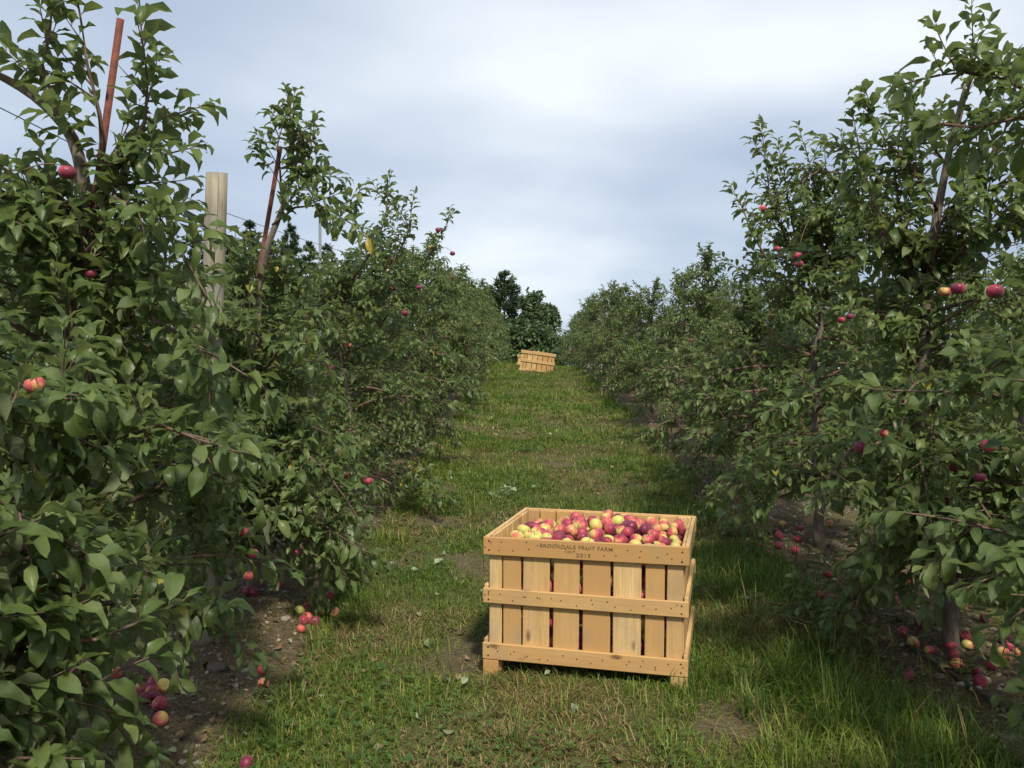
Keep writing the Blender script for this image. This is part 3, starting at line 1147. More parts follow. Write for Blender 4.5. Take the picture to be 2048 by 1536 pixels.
lead1 = [(.0, 0, -.08), (.01, 0, .45)] + local_pts(lL1, [(165, 1100, 3.45), (140, 780, 3.45), (138, 640, 3.44), (180, 430, 3.42), (150, 270, 3.38), (70, 190, 3.36), (-40, 130, 3.36), (-130, 110, 3.36)])
ex1 = [local_pts(lL1, [(178, 440, 3.42), (205, 330, 3.35), (200, 230, 3.3), (175, 130, 3.28), (165, 60, 3.26)]),
       local_pts(lL1, [(180, 400, 3.42), (250, 320, 3.3), (290, 240, 3.25), (295, 170, 3.22), (290, 120, 3.2)]),
       local_pts(lL1, [(172, 430, 3.42), (230, 395, 3.3), (300, 430, 3.2), (350, 480, 3.12), (390, 550, 3.05)]),
       local_pts(lL1, [(165, 300, 3.38), (110, 210, 3.3), (85, 130, 3.25), (100, 60, 3.2)]),
       local_pts(lL1, [(140, 600, 3.42), (230, 590, 3.3), (310, 640, 3.2), (380, 680, 3.15), (440, 720, 3.1)]),
       local_pts(lL1, [(160, 330, 3.38), (235, 330, 3.3), (300, 315, 3.25)]),
       local_pts(lL1, [(170, 420, 3.4), (80, 400, 3.2), (0, 440, 3.0), (-60, 520, 2.9)]),
       local_pts(lL1, [(150, 950, 3.42), (220, 880, 3.1), (320, 850, 2.9), (400, 880, 2.8)]),
       local_pts(lL1, [(150, 1050, 3.42), (150, 1050, 3.0), (120, 1080, 2.5), (90, 1170, 2.2)]),
       local_pts(lL1, [(150, 900, 3.42), (100, 850, 3.0), (100, 800, 2.6), (130, 790, 2.3)])]
TL1 = Tree(23, H=2.35, R=.80, leader=lead1, extra=ex1, nb=44, low=.62, top_r=.36, lsize=1.14)
lead2 = [(-.10, 0, -.08), (-.08, 0, .5)] + local_pts(lL2, [(485, 950, 5.85), (500, 780, 5.85), (515, 640, 5.85), (520, 560, 5.84), (535, 490, 5.82), (560, 430, 5.8), (585, 360, 5.78), (580, 285, 5.78)])
ex2 = [local_pts(lL2, [(545, 450, 5.8), (590, 415, 5.7), (640, 410, 5.6), (690, 440, 5.5)]),
       local_pts(lL2, [(575, 380, 5.78), (605, 330, 5.7), (600, 280, 5.7), (590, 250, 5.7)]),
       local_pts(lL2, [(500, 780, 5.85), (560, 700, 5.4), (600, 690, 5.1)]),
       local_pts(lL2, [(565, 420, 5.8), (560, 340, 5.75), (555, 290, 5.72), (565, 250, 5.7)]),
       local_pts(lL2, [(580, 400, 5.8), (615, 360, 5.72), (620, 310, 5.7)]),
       local_pts(lL2, [(500, 900, 5.85), (580, 880, 5.4), (650, 940, 5.2), (700, 1010, 5.15)]),
       local_pts(lL2, [(512, 720, 5.85), (470, 660, 5.3), (430, 640, 4.7), (400, 660, 4.3)]),
       local_pts(lL2, [(505, 800, 5.85), (460, 760, 5.2), (420, 740, 4.6), (370, 760, 4.2)]),
       local_pts(lL2, [(495, 980, 5.85), (570, 990, 5.4), (640, 1045, 5.15), (700, 1085, 5.1)]),
       local_pts(lL2, [(495, 1020, 5.85), (560, 1050, 5.3), (610, 1100, 5.1), (650, 1120, 5.1)]),
       local_pts(lL2, [(495, 1000, 5.85), (450, 1050, 5.0), (412, 1120, 4.5), (400, 1200, 4.35)]),
       local_pts(lL2, [(495, 950, 5.85), (440, 960, 5.0), (395, 1020, 4.5), (375, 1090, 4.3)]),
       local_pts(lL2, [(500, 850, 5.85), (470, 880, 5.2), (450, 900, 4.6), (440, 960, 4.3)])]
TL2 = Tree(37, H=2.3, R=.86, leader=lead2, extra=ex2, nb=44, low=.35, top_r=.22, lsize=1.14)
full_tree(TL0, lL0, 'apple tree at the bottom left corner with large leaves closest to the camera', 300, apples=POS['L0'])
bL0 = bpy.data.objects['apple_tree']
bL1 = full_tree(TL1, lL1, 'tall apple tree with a bent leader beside the rust red stake at the left', 300, apples=POS['L1'],
               view=open_line([(241, 40, 3.3), (205, 290, 3.38)], .05) + open_line([(150, 800, 3.42), (135, 650, 3.42), (180, 430, 3.4), (150, 280, 3.38), (10, 160, 3.36)], .035))
bL2 = full_tree(TL2, lL2, 'apple tree with a slim leafy spire right of the pale wooden post', 300, apples=POS['L2'],
               view=open_line([(561, 295, 5.9), (508, 600, 5.95)], .055) + open_line([(430, 345, 4.95), (418, 600, 4.95)], .08))
lL3 = loc_on('L', 8.15, .1)
ex3 = [local_pts(lL3, [(705, 560, 8.1), (745, 500, 7.9), (770, 440, 7.8), (775, 400, 7.8)]),
       local_pts(lL3, [(715, 620, 8.1), (780, 540, 7.7), (815, 470, 7.6), (822, 425, 7.6)])]
TL3 = Tree(41, H=2.4, R=.9, nb=44, low=.35, extra=ex3, push=(-.2, .12))
bL3 = full_tree(TL3, lL3, 'apple tree with two upright leafy shoots just beyond the slim spired tree', 300, apples=POS['L3'])
lL4 = loc_on('L', 10.4, .05)
ex4 = [local_pts(lL4, [(790, 600, 10.3), (840, 540, 10), (872, 490, 9.9), (893, 450, 9.9)])]
TL4 = Tree(43, H=2.7, R=1.0, nb=44, low=.35, extra=ex4, push=(-.2, .1))
bL4 = full_tree(TL4, lL4, 'apple tree left of the lane with red apples on its high lane side shoot', 0, apples=POS['L4'])

# right row, nearest trees
lR0 = loc_on('R', 0.35); lR1 = loc_on('R', 2.65); lR2 = loc_on('R', 4.85); lR3 = loc_on('R', 7.05, .02); lR4 = loc_on('R', 9.3)
exr1 = [local_pts(lR1, [(2250, 330, 2.9), (2140, 250, 3.0), (2040, 235, 3.05), (1950, 255, 3.1), (1900, 250, 3.1)]),
        local_pts(lR1, [(2140, 250, 3.0), (2080, 195, 3.1), (2010, 160, 3.15), (1930, 145, 3.15), (1880, 150, 3.15)]),
        local_pts(lR1, [(2300, 700, 2.9), (2150, 790, 3.0), (2040, 795, 3.05), (1930, 785, 3.1), (1820, 782, 3.15)]),
        local_pts(lR1, [(2200, 1000, 2.9), (2060, 1080, 3.0), (1960, 1050, 3.05), (1880, 1035, 3.1)])]
TR1 = Tree(53, H=2.5, R=.95, nb=44, low=.55, extra=exr1, top_r=.4, lsize=1.12)
bR1 = full_tree(TR1, lR1, 'apple tree at the right edge whose bare brown branches reach in from outside the picture', 300, apples=POS['R1'])
leadr2 = [(0, 0, -.08), (0, 0, .6)] + local_pts(lR2, [(1850, 900, 4.85), (1845, 700, 4.85), (1855, 560, 4.85), (1872, 440, 4.85), (1893, 330, 4.83), (1910, 250, 4.8), (1930, 170, 4.78)])
exr2 = [local_pts(lR2, [(1890, 340, 4.83), (1920, 240, 4.8), (1940, 160, 4.75), (1945, 100, 4.75)]),
        local_pts(lR2, [(1875, 420, 4.83), (1820, 330, 4.7), (1770, 280, 4.65), (1745, 235, 4.62)]),
        local_pts(lR2, [(1893, 330, 4.83), (1850, 270, 4.75), (1830, 230, 4.7)]),
        local_pts(lR2, [(1880, 1000, 4.85), (1830, 1000, 4.5), (1790, 1060, 4.25), (1770, 1120, 4.2)]),
        local_pts(lR2, [(1885, 1050, 4.85), (1900, 1030, 4.4), (1890, 1080, 4.1), (1880, 1150, 4.0)]),
        local_pts(lR2, [(1885, 1000, 4.85), (1950, 990, 4.5), (1990, 1050, 4.2), (2010, 1120, 4.1)]),
        local_pts(lR2, [(1880, 950, 4.85), (1840, 920, 4.4), (1850, 960, 4.1), (1860, 1030, 4.0)]),
        local_pts(lR2, [(1850, 600, 4.85), (1790, 480, 4.7), (1745, 400, 4.65), (1720, 310, 4.6)]),
        local_pts(lR2, [(1860, 520, 4.85), (1960, 480, 4.7), (2030, 440, 4.6)]),
        local_pts(lR2, [(1865, 470, 4.85), (1970, 330, 4.7), (2010, 260, 4.6), (2025, 200, 4.6)]),
        local_pts(lR2, [(1855, 560, 4.85), (1800, 440, 4.8), (1790, 350, 4.75), (1800, 270, 4.7)]),
        local_pts(lR2, [(1860, 500, 4.85), (1950, 400, 4.7), (2010, 360, 4.6), (2040, 330, 4.55)]),
        local_pts(lR2, [(1860, 900, 4.85), (1780, 880, 4.4), (1700, 900, 4.15), (1660, 950, 4.1)])]
TR2 = Tree(59, H=2.45, R=1.05, leader=leadr2, extra=exr2, nb=50, low=.30, top_r=.5, lsize=1.1)
bR2 = full_tree(TR2, lR2, 'tall apple tree near the right edge with its bare leader showing against the sky', 300, apples=POS['R2'],
               view=open_line([(1897, 320, 4.8), (1868, 460, 4.85)], .045))
exr3 = [local_pts(lR3, [(1650, 620, 7.0), (1580, 500, 6.8), (1540, 400, 6.7), (1530, 310, 6.7)]),
        local_pts(lR3, [(1660, 560, 7.0), (1730, 420, 6.8), (1700, 350, 6.7), (1640, 340, 6.6), (1590, 370, 6.6)]),
        local_pts(lR3, [(1655, 600, 7.0), (1640, 440, 6.8), (1625, 350, 6.75), (1615, 310, 6.75)]),
        local_pts(lR3, [(1640, 650, 7.0), (1560, 560, 6.7), (1505, 470, 6.6), (1482, 410, 6.6)]),
        local_pts(lR3, [(1665, 560, 7.0), (1690, 470, 6.8), (1695, 400, 6.7), (1690, 330, 6.7)]),
        local_pts(lR3, [(1670, 600, 7.0), (1740, 480, 6.8), (1750, 400, 6.75), (1735, 330, 6.7)]),
        local_pts(lR3, [(1650, 600, 7.0), (1590, 470, 6.8), (1575, 400, 6.75), (1570, 350, 6.75)])]
TR3 = Tree(61, H=2.85, R=1.08, nb=50, low=.36, extra=exr3, top_r=.66)
bR3 = full_tree(TR3, lR3, 'apple tree right of the lane with an arching pinkish branch at its top', 300, apples=POS['R3'])
TR4 = Tree(67, H=2.12, R=1.05, nb=44, low=.38)
bR4 = full_tree(TR4, lR4, 'apple tree right of the lane just beyond the one with the arching branch', 0, apples=POS['R4'])
for k, b_ in (('L0', bL0), ('L1', bL1), ('L2', bL2), ('L3', bL3), ('L4', bL4), ('R1', bR1), ('R2', bR2), ('R3', bR3), ('R4', bR4)):
    tr_ = {'L0': TL0, 'L1': TL1, 'L2': TL2, 'L3': TL3, 'L4': TL4, 'R1': TR1, 'R2': TR2, 'R3': TR3, 'R4': TR4}[k]
    bl_ = np.array(b_.location)
    for p, r_ in POS[k]:
        hang_apple(b_, p, r_)
        a_ = np.array(p) - bl_ + np.array([0, 0, r_ * .55])
        up_ = tr_.P[tr_.P[:, 2] > a_[2] - .02]
        q_ = up_[np.argmin(np.linalg.norm(up_ - a_, axis=1))]
        mid_ = (a_ + q_) / 2 + np.array([0, 0, .25 * np.linalg.norm(q_ - a_)])
        t_ = np.linspace(0, 1, 6)[:, None]
        link('fruit_twig', mesh_np('fruit_twig', *tube((1 - t_) ** 2 * a_ + 2 * t_ * (1 - t_) * mid_ + t_ ** 2 * q_, np.linspace(.0016, .0032, 6), 5), M['twig']), b_)

# variants for all the other trees: one woody mesh, one crown
VAR = []
for q_, (sd, H_, R_) in enumerate([(101, 2.85, 1.0), (113, 2.6, 1.03), (127, 3.0, .97), (131, 2.5, 1.04)]):
    t_ = Tree(sd, H=H_, R=R_, nb=46, low=.36, top_r=.16)
    V_, F_, MI_ = t_.wood(False, True, 5)
    near = mesh_np('trunk', V_, F_, [M['bark'], M['twig']], mat_idx=MI_)
    VAR.append((t_, near, t_.crown(simple=True), t_.crown(simple=True, frac=.5, grow=1.35)))
    print('VAR leaves', len(t_.P), 'twigs', len(t_.twigs))


def far_tree(vi, loc, rz, label, group, lod, sc=1.0, fruit=0):
    t_, wood_m, cr, cr_far = VAR[vi]
    base = link('apple_tree', None, loc=loc, rot=(random.gauss(0, .02), random.gauss(0, .02), rz))
    base.scale = (sc * random.uniform(.94, 1.08), sc * random.uniform(.94, 1.08), sc)
    tag(base, label, 'apple tree', group)
    link('trunk', wood_m, base)
    c = link('crown', cr if lod == 0 else cr_far, base)
    c['kind'] = 'stuff'
    for _ in range(fruit):
        i = random.randrange(len(t_.P))
        p = t_.P[i]
        if p[2] < .3: continue
        m = Matrix.Translation(Vector(p) * 1.0) @ Matrix.Rotation(random.uniform(0, 6.28), 4, 'Z') @ Matrix.Scale(random.uniform(.030, .037), 4)
        link('apple', AP[4 + random.randrange(3)], base, mat=m)
    return base


vi = 0
y = 12.6; i = 5
while y < 44:
    vi += 1
    lab = '%s apple tree from the camera in the row left of the lane' % ORD[i]
    far_tree(vi % 4, loc_on('L', y, random.gauss(0, .05)), random.uniform(0, 6.28), lab, 'apple trees along the lane', 0 if y < 17 else 1, random.uniform(.93, 1.05), 8 if y < 20 else 4)
    y += 2.3; i += 1
y = 11.5; i = 4
while y < 44:
    vi += 1
    lab = '%s apple tree from the camera in the row right of the lane' % ORD[i]
    far_tree((vi * 2) % 4, loc_on('R', y, random.gauss(0, .05)), random.uniform(0, 6.28), lab, 'apple trees along the lane', 0 if y < 17 else 1, random.uniform(.80, .92), 8 if y < 20 else 4)
    y += 2.25; i += 1
for key, lab, yy0, yy1 in (('L2', '%s apple tree in the second row left of the lane, behind the near row', 5.5, 40), ('L3', '%s apple tree in the third row left of the lane, far behind', 9, 40),
                           ('R2', '%s apple tree in the second row right of the lane, behind the near row', 6.2, 40), ('R3', '%s apple tree in the third row right of the lane, far behind', 11, 40)):
    y = yy0; i = -1
    while y < yy1:
        vi += 1; i += 1
        far_tree((vi * 3 + 1) % 4, loc_on(key, y, random.gauss(0, .08)), random.uniform(0, 6.28), lab % ORD[i], lab.replace('%s apple tree', 'apple trees'), 0 if y < 9 else 1, random.uniform(.92, 1.06), 3 if y < 14 else 0)
        y += 2.4

# ------------------------------------------------------------------ stakes, post, poles, wires
def stick(name, p0, p1, r0, r1, mat, label, cat, group=None, sides=8, wob=0.0, seg=2):
    p0, p1 = Vector(p0), Vector(p1)
    n = seg
    pts = [np.array((p1 - p0) * (i / (n - 1))) + (np.random.default_rng(i + 5).normal(0, wob, 3) if 0 < i < n - 1 else 0) for i in range(n)]
    o = link(name, mesh_np(name, *tube(pts, np.linspace(r0, r1, n), sides), mat), loc=p0)
    tag(o, label, cat, group)
    return o


pt = at(241, 38, 3.32); pb = at(190, 400, 3.40)
dv = (pb - pt); base_p = pt + dv * ((pt.z - (Tf(pt.x, pt.y) - .1)) / -dv.z)
stick('tree_stake', base_p, pt, .0145, .0145, M['stake'], 'rust red stake leaning at the top left, taller than the tree tied to it', 'stake', 'tree stakes', 8)
pt = at(561, 293, 5.9); pb = at(510, 590, 5.95)
dv = (pb - pt); base_p = pt + dv * ((pt.z - (Tf(pt.x, pt.y) - .1)) / -dv.z)
stick('tree_stake', base_p, pt, .018, .016, M['stake'], 'dark red stake leaning right of the pale wooden post', 'stake', 'tree stakes', 8)

# wooden trellis post with a cracked grey top
post_d = 4.95
pt = at(434, 346, post_d)
pxb = pt.x - .10
pb = Vector((pxb, pt.y, Tf(pxb, pt.y) - .1))
post_h = (pt - pb).length
zz = np.linspace(0, post_h, 14)
sides = 20
pr = np.random.default_rng(3)
V_, F_ = tube(np.stack([zz, np.zeros(14), np.zeros(14)], -1), .064 - .004 * np.linspace(0, 1, 14), sides)
ang = np.arctan2(V_[:, 2], V_[:, 1])
rr = 1 + .02 * np.sin(ang * 3 + 1) + .012 * np.sin(ang * 7 + V_[:, 0] * 2)
V_[:, 1] *= rr; V_[:, 2] *= rr
top = V_[:, 0] > post_h - .01
V_[top, 0] += V_[top, 1] * .12
post = link('trellis_post', None, loc=pb)
tag(post, 'round pale wooden trellis post rising above the left row', 'post')
ax = (pt - pb).normalized()
q = Vector((1, 0, 0)).rotation_difference(ax).to_matrix().to_4x4()
link('shaft', mesh_np('shaft', V_, F_, M['post'], smooth=True), post, mat=q)
# a drying crack down the face, and the staple that holds the wire
ca = []
for i in range(26):
    t_ = i / 25
    ca.append((post_h - .005 - 1.0 * t_, .0615 * math.sin(.45 + .06 * math.sin(t_ * 9)), .0))
cv, cf = [], []
ca = [(a_, -s_, q_) for a_, s_, q_ in ca]
for i, (a_, s_, _) in enumerate(ca):
    wd = .0011 * math.sin(math.pi * min(1, .25 + i / 34))
    an = math.asin(max(-.99, min(.99, s_ / .0625)))
    for sgn in (-1, 1):
        cv.append((a_, -.0642 * math.cos(an) , s_ + sgn * wd))
for i in range(25):
    cf += [(2 * i, 2 * i + 1, 2 * i + 3), (2 * i, 2 * i + 3, 2 * i + 2)]
cv = np.array(cv)
# turn so that the crack faces the camera
link('drying_crack', mesh_np('drying_crack', cv, np.array(cf), M['nail'], smooth=False), post, mat=q)

pole_specs = [(640, 432, 14.0, .024, 'grey metal pole behind the slim spired tree'), (471, 462, 17.0, .016, 'thin grey pole in the second left row near the pale post'),
              (1590, 560, 12.5, .02, 'grey metal pole half hidden in the right row'), (1298, 575, 20.0, .022, 'grey metal pole among the tree tops right of the lane'), (1242, 580, 24.0, .018, 'thin dark pole above the far right tree tops')]
for px, py, d, r_, lab in pole_specs:
    pt = at(px, py, d)
    stick('trellis_pole', (pt.x, pt.y, Tf(pt.x, pt.y) - .1), pt, r_, r_, M['pole'], lab, 'pole', 'trellis poles', 8)

for side, h, lab in (('L', 2.52, 'thin top trellis wire stapled to the pale post'), ('L', 1.55, 'thin lower trellis wire running through the left row'), ('R', 2.2, 'thin trellis wire running through the right row')):
    pts = []
    for y in np.arange(.5, 36, .75):
        x = row_x(side, y) - (.055 if side == 'L' and h > 2 else -.05 if side == 'L' else .04)
        pts.append((x, y, Tf(row_x(side, y), 4.95) + (np.interp(y, _ty, _tz) - np.interp(4.95, _ty, _tz)) + h - .0))
    o = link('trellis_wire', mesh_np('trellis_wire', *tube(pts, .0022, 5), M['wire']))
    tag(o, lab, 'wire', 'trellis wires')

# ------------------------------------------------------------------ apple crates
CW, CD, CT, CB = 1.08, .985, .732, .073          # outer width, depth, top, underside of the lowest rail
_board_cache = {}


def board(name, parent, center, L, w, t, axis, face, mat):
    """board of length L along axis ('x','y','z'), width w, thickness t along face axis"""
    key = (round(L, 4), round(w, 4), round(t, 4))
    if key not in _board_cache:
        V, F = box(L, w, t, .0035)
        r = np.random.default_rng(int(L * 1e4) % 9999)
        _board_cache[key] = mesh_np('board', V, F, mat, smooth=False)
    ex = {'x': Vector((1, 0, 0)), 'y': Vector((0, 1, 0)), 'z': Vector((0, 0, 1))}
    X = ex[axis]; Z = ex[face]; Y = Z.cross(X)
    m = Matrix((X, Y, Z)).transposed().to_4x4()
    m.translation = Vector(center)
    j = Matrix.Rotation(random.gauss(0, .0035), 4, Z)
    return link(name, _board_cache[key], parent, mat=Matrix.Translation(Vector(center)) @ j @ Matrix((X, Y, Z)).transposed().to_4x4())


def make_crate(lettering):
    root = link('apple_crate', None)
    rt = .022                        # rail thickness
    st = .016                        # slat thickness
    rails = [(CT - .097, CT, 'top'), (.375, .455, 'mid'), (CB, CB + .088, 'low')]
    nails = Acc()
    lettered = None
    for z0, z1, nm in rails:
        zc_, w = (z0 + z1) / 2, z1 - z0
        f = board('rail', root, (0, rt / 2, zc_), CW, w, rt, 'x', 'y', M['crate'])
        if nm == 'top': lettered = f
        board('rail', root, (0, CD - rt / 2, zc_), CW, w, rt, 'x', 'y', M['crate'])
        for s_ in (-1, 1):
            board('rail', root, (s_ * (CW / 2 - rt / 2 - .002), CD / 2, zc_ + (.0 if nm == 'top' else .018)), CD - 2 * rt - .004, w, rt, 'y', 'x', M['crate'])
    # slats: widths measured from the photograph
    wid = [93, 132, 193, 185, 195, 195, 133, 110]; gap = [10, 15, 30, 25, 20, 27, 15]
    tot = sum(wid) + sum(gap)
    span = CW - 2 * .030
    z0, z1 = CB + .012, CT - .006
    for face_y in (rt + st / 2 + .001, CD - rt - st / 2 - .001):
        x = -span / 2
        for i, w in enumerate(wid):
            ww = w / tot * span
            board('slat', root, (x + ww / 2, face_y, (z0 + z1) / 2 + random.gauss(0, .001)), z1 - z0, ww, st, 'z', 'y', M['crate'])
            x += ww + (gap[i] / tot * span if i < 7 else 0)
    spd = CD - 2 * (rt + st) - .10
    for s_ in (-1, 1):
        y = (CD - spd) / 2
        for i, w in enumerate(wid):
            ww = w / tot * spd
            board('slat', root, (s_ * (CW / 2 - rt - st / 2 - .004), y + ww / 2, (z0 + z1) / 2), z1 - z0, ww, st, 'z', 'x', M['crate'])
            y += ww + (gap[i] / tot * spd if i < 7 else 0)
    # corner posts with feet, inside the slats
    for sx in (-1, 1):
        for sy in (0, 1):
            yc = rt + st + .024 if sy == 0 else CD - rt - st - .024
            board('corner_post', root, (sx * (CW / 2 - rt - st - .034), yc, CT / 2 - .12), CT - .25, .044, .044, 'z', 'y', M['crate'])
            board('foot', root, (sx * (CW / 2 - .045), .045 if sy == 0 else CD - .045, CB / 2 - .025), CB + .045, .085, .085, 'z', 'y', M['crate'])
    nfl = 8
    for i in range(nfl):
        board('floor_board', root, (0, .06 + (CD - .12) * (i + .5) / nfl, CB + .03), CW - .09, (CD - .14) / nfl - .012, .018, 'x', 'z', M['crate'])
    # nail heads on the rails
    r = np.random.default_rng(9)
    for z0, z1, nm in rails:
        for fx in np.linspace(-CW / 2 + .03, CW / 2 - .03, 16):
            for k in range(1 if r.random() < .75 else 2):
                zz_ = z0 + (z1 - z0) * r.uniform(.25, .8); xx = fx + r.normal(0, .012)
                V, F = tube([(xx, -.0015, zz_), (xx, .004, zz_)], .0036, 6)
                nails.add((V, F))
        for xx in (-CW / 2 + .033, CW / 2 - .035):
            for q in (.25, .75):
                zz_ = z0 + (z1 - z0) * q
                nails.add(tube([(xx, -.0015, zz_), (xx, .004, zz_)], .005, 6))
    V, F, _ = nails.get()
    no = link('nails', mesh_np('nails', V, F, M['nail'], smooth=False), root)
    no['kind'] = 'stuff'
    if lettering:
        for txt, xc, zc_, size, sx in (('BROOKDALE FRUIT FARM', -.038, CT - .032, .0215, 1.13), ('2015', .002, CT - .072, .0215, 1.35)):
            cu = bpy.data.curves.new('stencil_lettering', 'FONT')
            cu.body = txt
            cu.size = size * 1.25
            cu.align_x = 'CENTER'; cu.align_y = 'CENTER'
            cu.space_character = 1.12
            cu.extrude = .0006
            cu.offset = .0004
            cu.materials.append(M['ink'])
            tmp = bpy.data.objects.new('tmp', cu)
            me = bpy.data.meshes.new_from_object(tmp)
            bpy.data.objects.remove(tmp)
            o = link('stencil_lettering', me, lettered)
            bpy.context.view_layer.update()
            o.matrix_local = lettered.matrix_local.inverted() @ Matrix.Translation((xc, -.0012, zc_)) @ Matrix.Rotation(math.radians(90), 4, 'X') @ Matrix.Diagonal((sx, 1, 1, 1))
            o['label'] = 'dark stencilled lettering reading ' + txt
    return root


CRATE = make_crate(True)
CRATE.matrix_world = Matrix.Translation((.3636, 4.4534, .0226)) @ Matrix.Rotation(-.2453, 4, 'Z') @ Matrix.Rotation(.0058, 4, 'X') @ Matrix.Rotation(.010, 4, 'Y')
tag(CRATE, 'slatted wooden crate heaped with apples, standing near in the grass', 'crate', 'wooden apple crates')
CM = CRATE.matrix_world.copy()


def copy_tree(o, parent=None, skip=('stencil_lettering',)):
    c = o.copy(); COL.objects.link(c); c.parent = parent
    if parent is not None:
        c.matrix_parent_inverse = Matrix(); c.matrix_local = o.matrix_local.copy()
    for ch in list(o.children):
        if ch.name.split('.')[0] in skip: continue
        copy_tree(ch, c)
    return c


bpy.context.view_layer.update()
fc = copy_tree(CRATE)
pf = at(1071, 748, 26.4)
fc.matrix_world = Matrix.Translation((pf.x, pf.y, pf.z - .045)) @ Matrix.Rotation(-.06, 4, 'Z') @ Matrix.Rotation(.14, 4, 'Y')
fc['label'] = 'far wooden crate tilted to the right at the end of the lane'
FM = fc.matrix_world.copy()
fc2 = copy_tree(CRATE)
pf = at(1066, 745, 28.2)
fc2.matrix_world = Matrix.Translation((pf.x - .02, pf.y, pf.z - .16)) @ Matrix.Rotation(-.05, 4, 'Z') @ Matrix.Rotation(.06, 4, 'Y')
fc2['label'] = 'hindmost wooden crate mostly hidden behind the far tilted crate'

# ------------------------------------------------------------------ apples in the near crate: dropped one on another
AR = np.random.default_rng(77)
inx, iny0, iny1 = CW / 2 - .046, .046, CD - .046


def mound(x, y):
    yy = (y - iny0) / (iny1 - iny0)
    xx = x / inx
    return CT - .055 + .062 * np.exp(-((xx - .05) / .62) ** 2) * (.35 + .65 * np.exp(-((yy - .68) / .40) ** 2)) + .012 * np.sin(xx * 9) * np.cos(yy * 7) - .03 * np.clip(-xx - .5, 0, 1)


pos = np.zeros((0, 3)); rad = np.zeros(0)
placed = 0
fails = 0
while placed < 1500 and fails < 220:
    r = AR.uniform(.0325, .0435)
    k = 70
    cx = AR.uniform(-inx + r, inx - r, k); cy = AR.uniform(iny0 + r, iny1 - r, k)
    front = AR.random() < .14
    if front:
        cy = iny0 + r + AR.uniform(0, .01, k)
    floor = np.where(cy < iny0 + .085, CB + .05, CT - .25)
    z = floor + r
    if len(pos):
        dx = cx[:, None] - pos[None, :, 0]; dy = cy[:, None] - pos[None, :, 1]
        s2 = (r + rad)[None] ** 2 * .93 - dx ** 2 - dy ** 2
        hz = np.where(s2 > 0, pos[None, :, 2] + np.sqrt(np.maximum(s2, 0)), -1)
        z = np.maximum(z, hz.max(1))
    sc_ = z - mound(cx, cy)
    b_ = int(np.argmin(sc_))
    if sc_[b_] > 0.0:
        fails += 1; continue
    pos = np.concatenate([pos, [[cx[b_], cy[b_], z[b_]]]]); rad = np.append(rad, r)
    placed += 1
# which show: the upper skin of the heap, then those behind the front gaps
expo = np.zeros(len(pos), int)
eye_l = np.array(CM.inverted() @ Vector((0, 0, EYE)))
for a_ in range(len(pos)):
    v = eye_l - pos[a_]; v /= np.linalg.norm(v)
    u = np.cross(v, [0, 0, 1]); u /= np.linalg.norm(u); w_ = np.cross(u, v)
    for ox, oz in ((0, 0), (.55, 0), (-.55, 0), (0, .7), (0, -.5), (.4, .5), (-.4, .5)):
        p = pos[a_] + rad[a_] * (ox * u + oz * w_)
        t = (pos - p) @ v
        perp2 = ((pos - p - t[:, None] * v) ** 2).sum(1)
        hit = (t > rad[a_] * .8) & (perp2 < (rad * .97) ** 2)
        hit[a_] = False
        if not hit.any():
            expo[a_] += 1
score = expo + (pos[:, 2] > CT - .16) * 3
order = np.argsort(-score)
n_ind = min(290, int((expo > 0).sum()))
ind = order[:n_ind]
for a_ in ind:
    mi = random.choices([0, 1, 2, 3, 4, 5], [3, 3, 3, 2, 2, 1.2])[0]
    m = CM @ Matrix.Translation(pos[a_]) @ rand_rot() @ Matrix.Scale(rad[a_], 4)
    o = link('apple', AP[mi], mat=m)
    cx3 = 'left' if pos[a_][0] < -inx / 3 else 'right' if pos[a_][0] > inx / 3 else 'middle'
    fy = (pos[a_][1] - iny0) / (iny1 - iny0)
    cy3 = 'front' if fy < .33 else 'back' if fy > .66 else 'centre'
    where = {'middlecentre': 'very middle'}.get(cx3 + cy3, cy3 + ' ' + cx3)
    col_ = 'mostly red' if mi >= 3 else 'red and yellow'
    tag(o, '%s apple in the %s of the heap in the near crate' % (col_, where), 'apple', 'apples in the near crate')
rest = [a_ for a_ in range(len(pos)) if a_ not in set(ind.tolist())]
if rest:
    V0, F0, _ = apple_mesh('a', None, 10, 7, .9, False)
    acc = Acc()
    for a_ in rest:
        R_ = np.array(rand_rot().to_3x3())
        acc.add(((V0 @ R_.T * rad[a_] + pos[a_]) / .035, F0))
    V, F, _ = acc.get()
    hp = link('apple_heap', mesh_np('apple_heap', V, F, M['apple']), mat=CM @ Matrix.Scale(.035, 4))
    tag(hp, 'mass of apples filling the near crate below the top layer', 'apples', kind='stuff')
# a few apples showing above the rim of the far crate
for k in range(26):
    x = random.uniform(-inx + .05, inx - .05); y = random.uniform(.07, CD - .07)
    o = link('apple', AP[random.randrange(5)], mat=FM @ Matrix.Translation((x, y, CT - .012 - .03 * abs(x))) @ rand_rot() @ Matrix.Scale(.036, 4))
    tag(o, 'apple lying in the far tilted crate', 'apple', 'apples in the far crate')
# what they lie on
acc = Acc()
V0, F0, _ = apple_mesh('a', None, 8, 6, .9, False)
for ix in range(13):
    for iy in range(12):
        p = np.array([-inx + .04 + ix * .075, .09 + iy * .072, CT - .06 + random.uniform(-.012, .008)])
        acc.add((V0 * (.037 / .035) + p / .035, F0))
V, F, _ = acc.get()
tag(link('apple_heap', mesh_np('apple_heap', V, F, M['apple']), mat=FM @ Matrix.Scale(.035, 4)), 'mass of apples filling the far tilted crate', 'apples', kind='stuff')

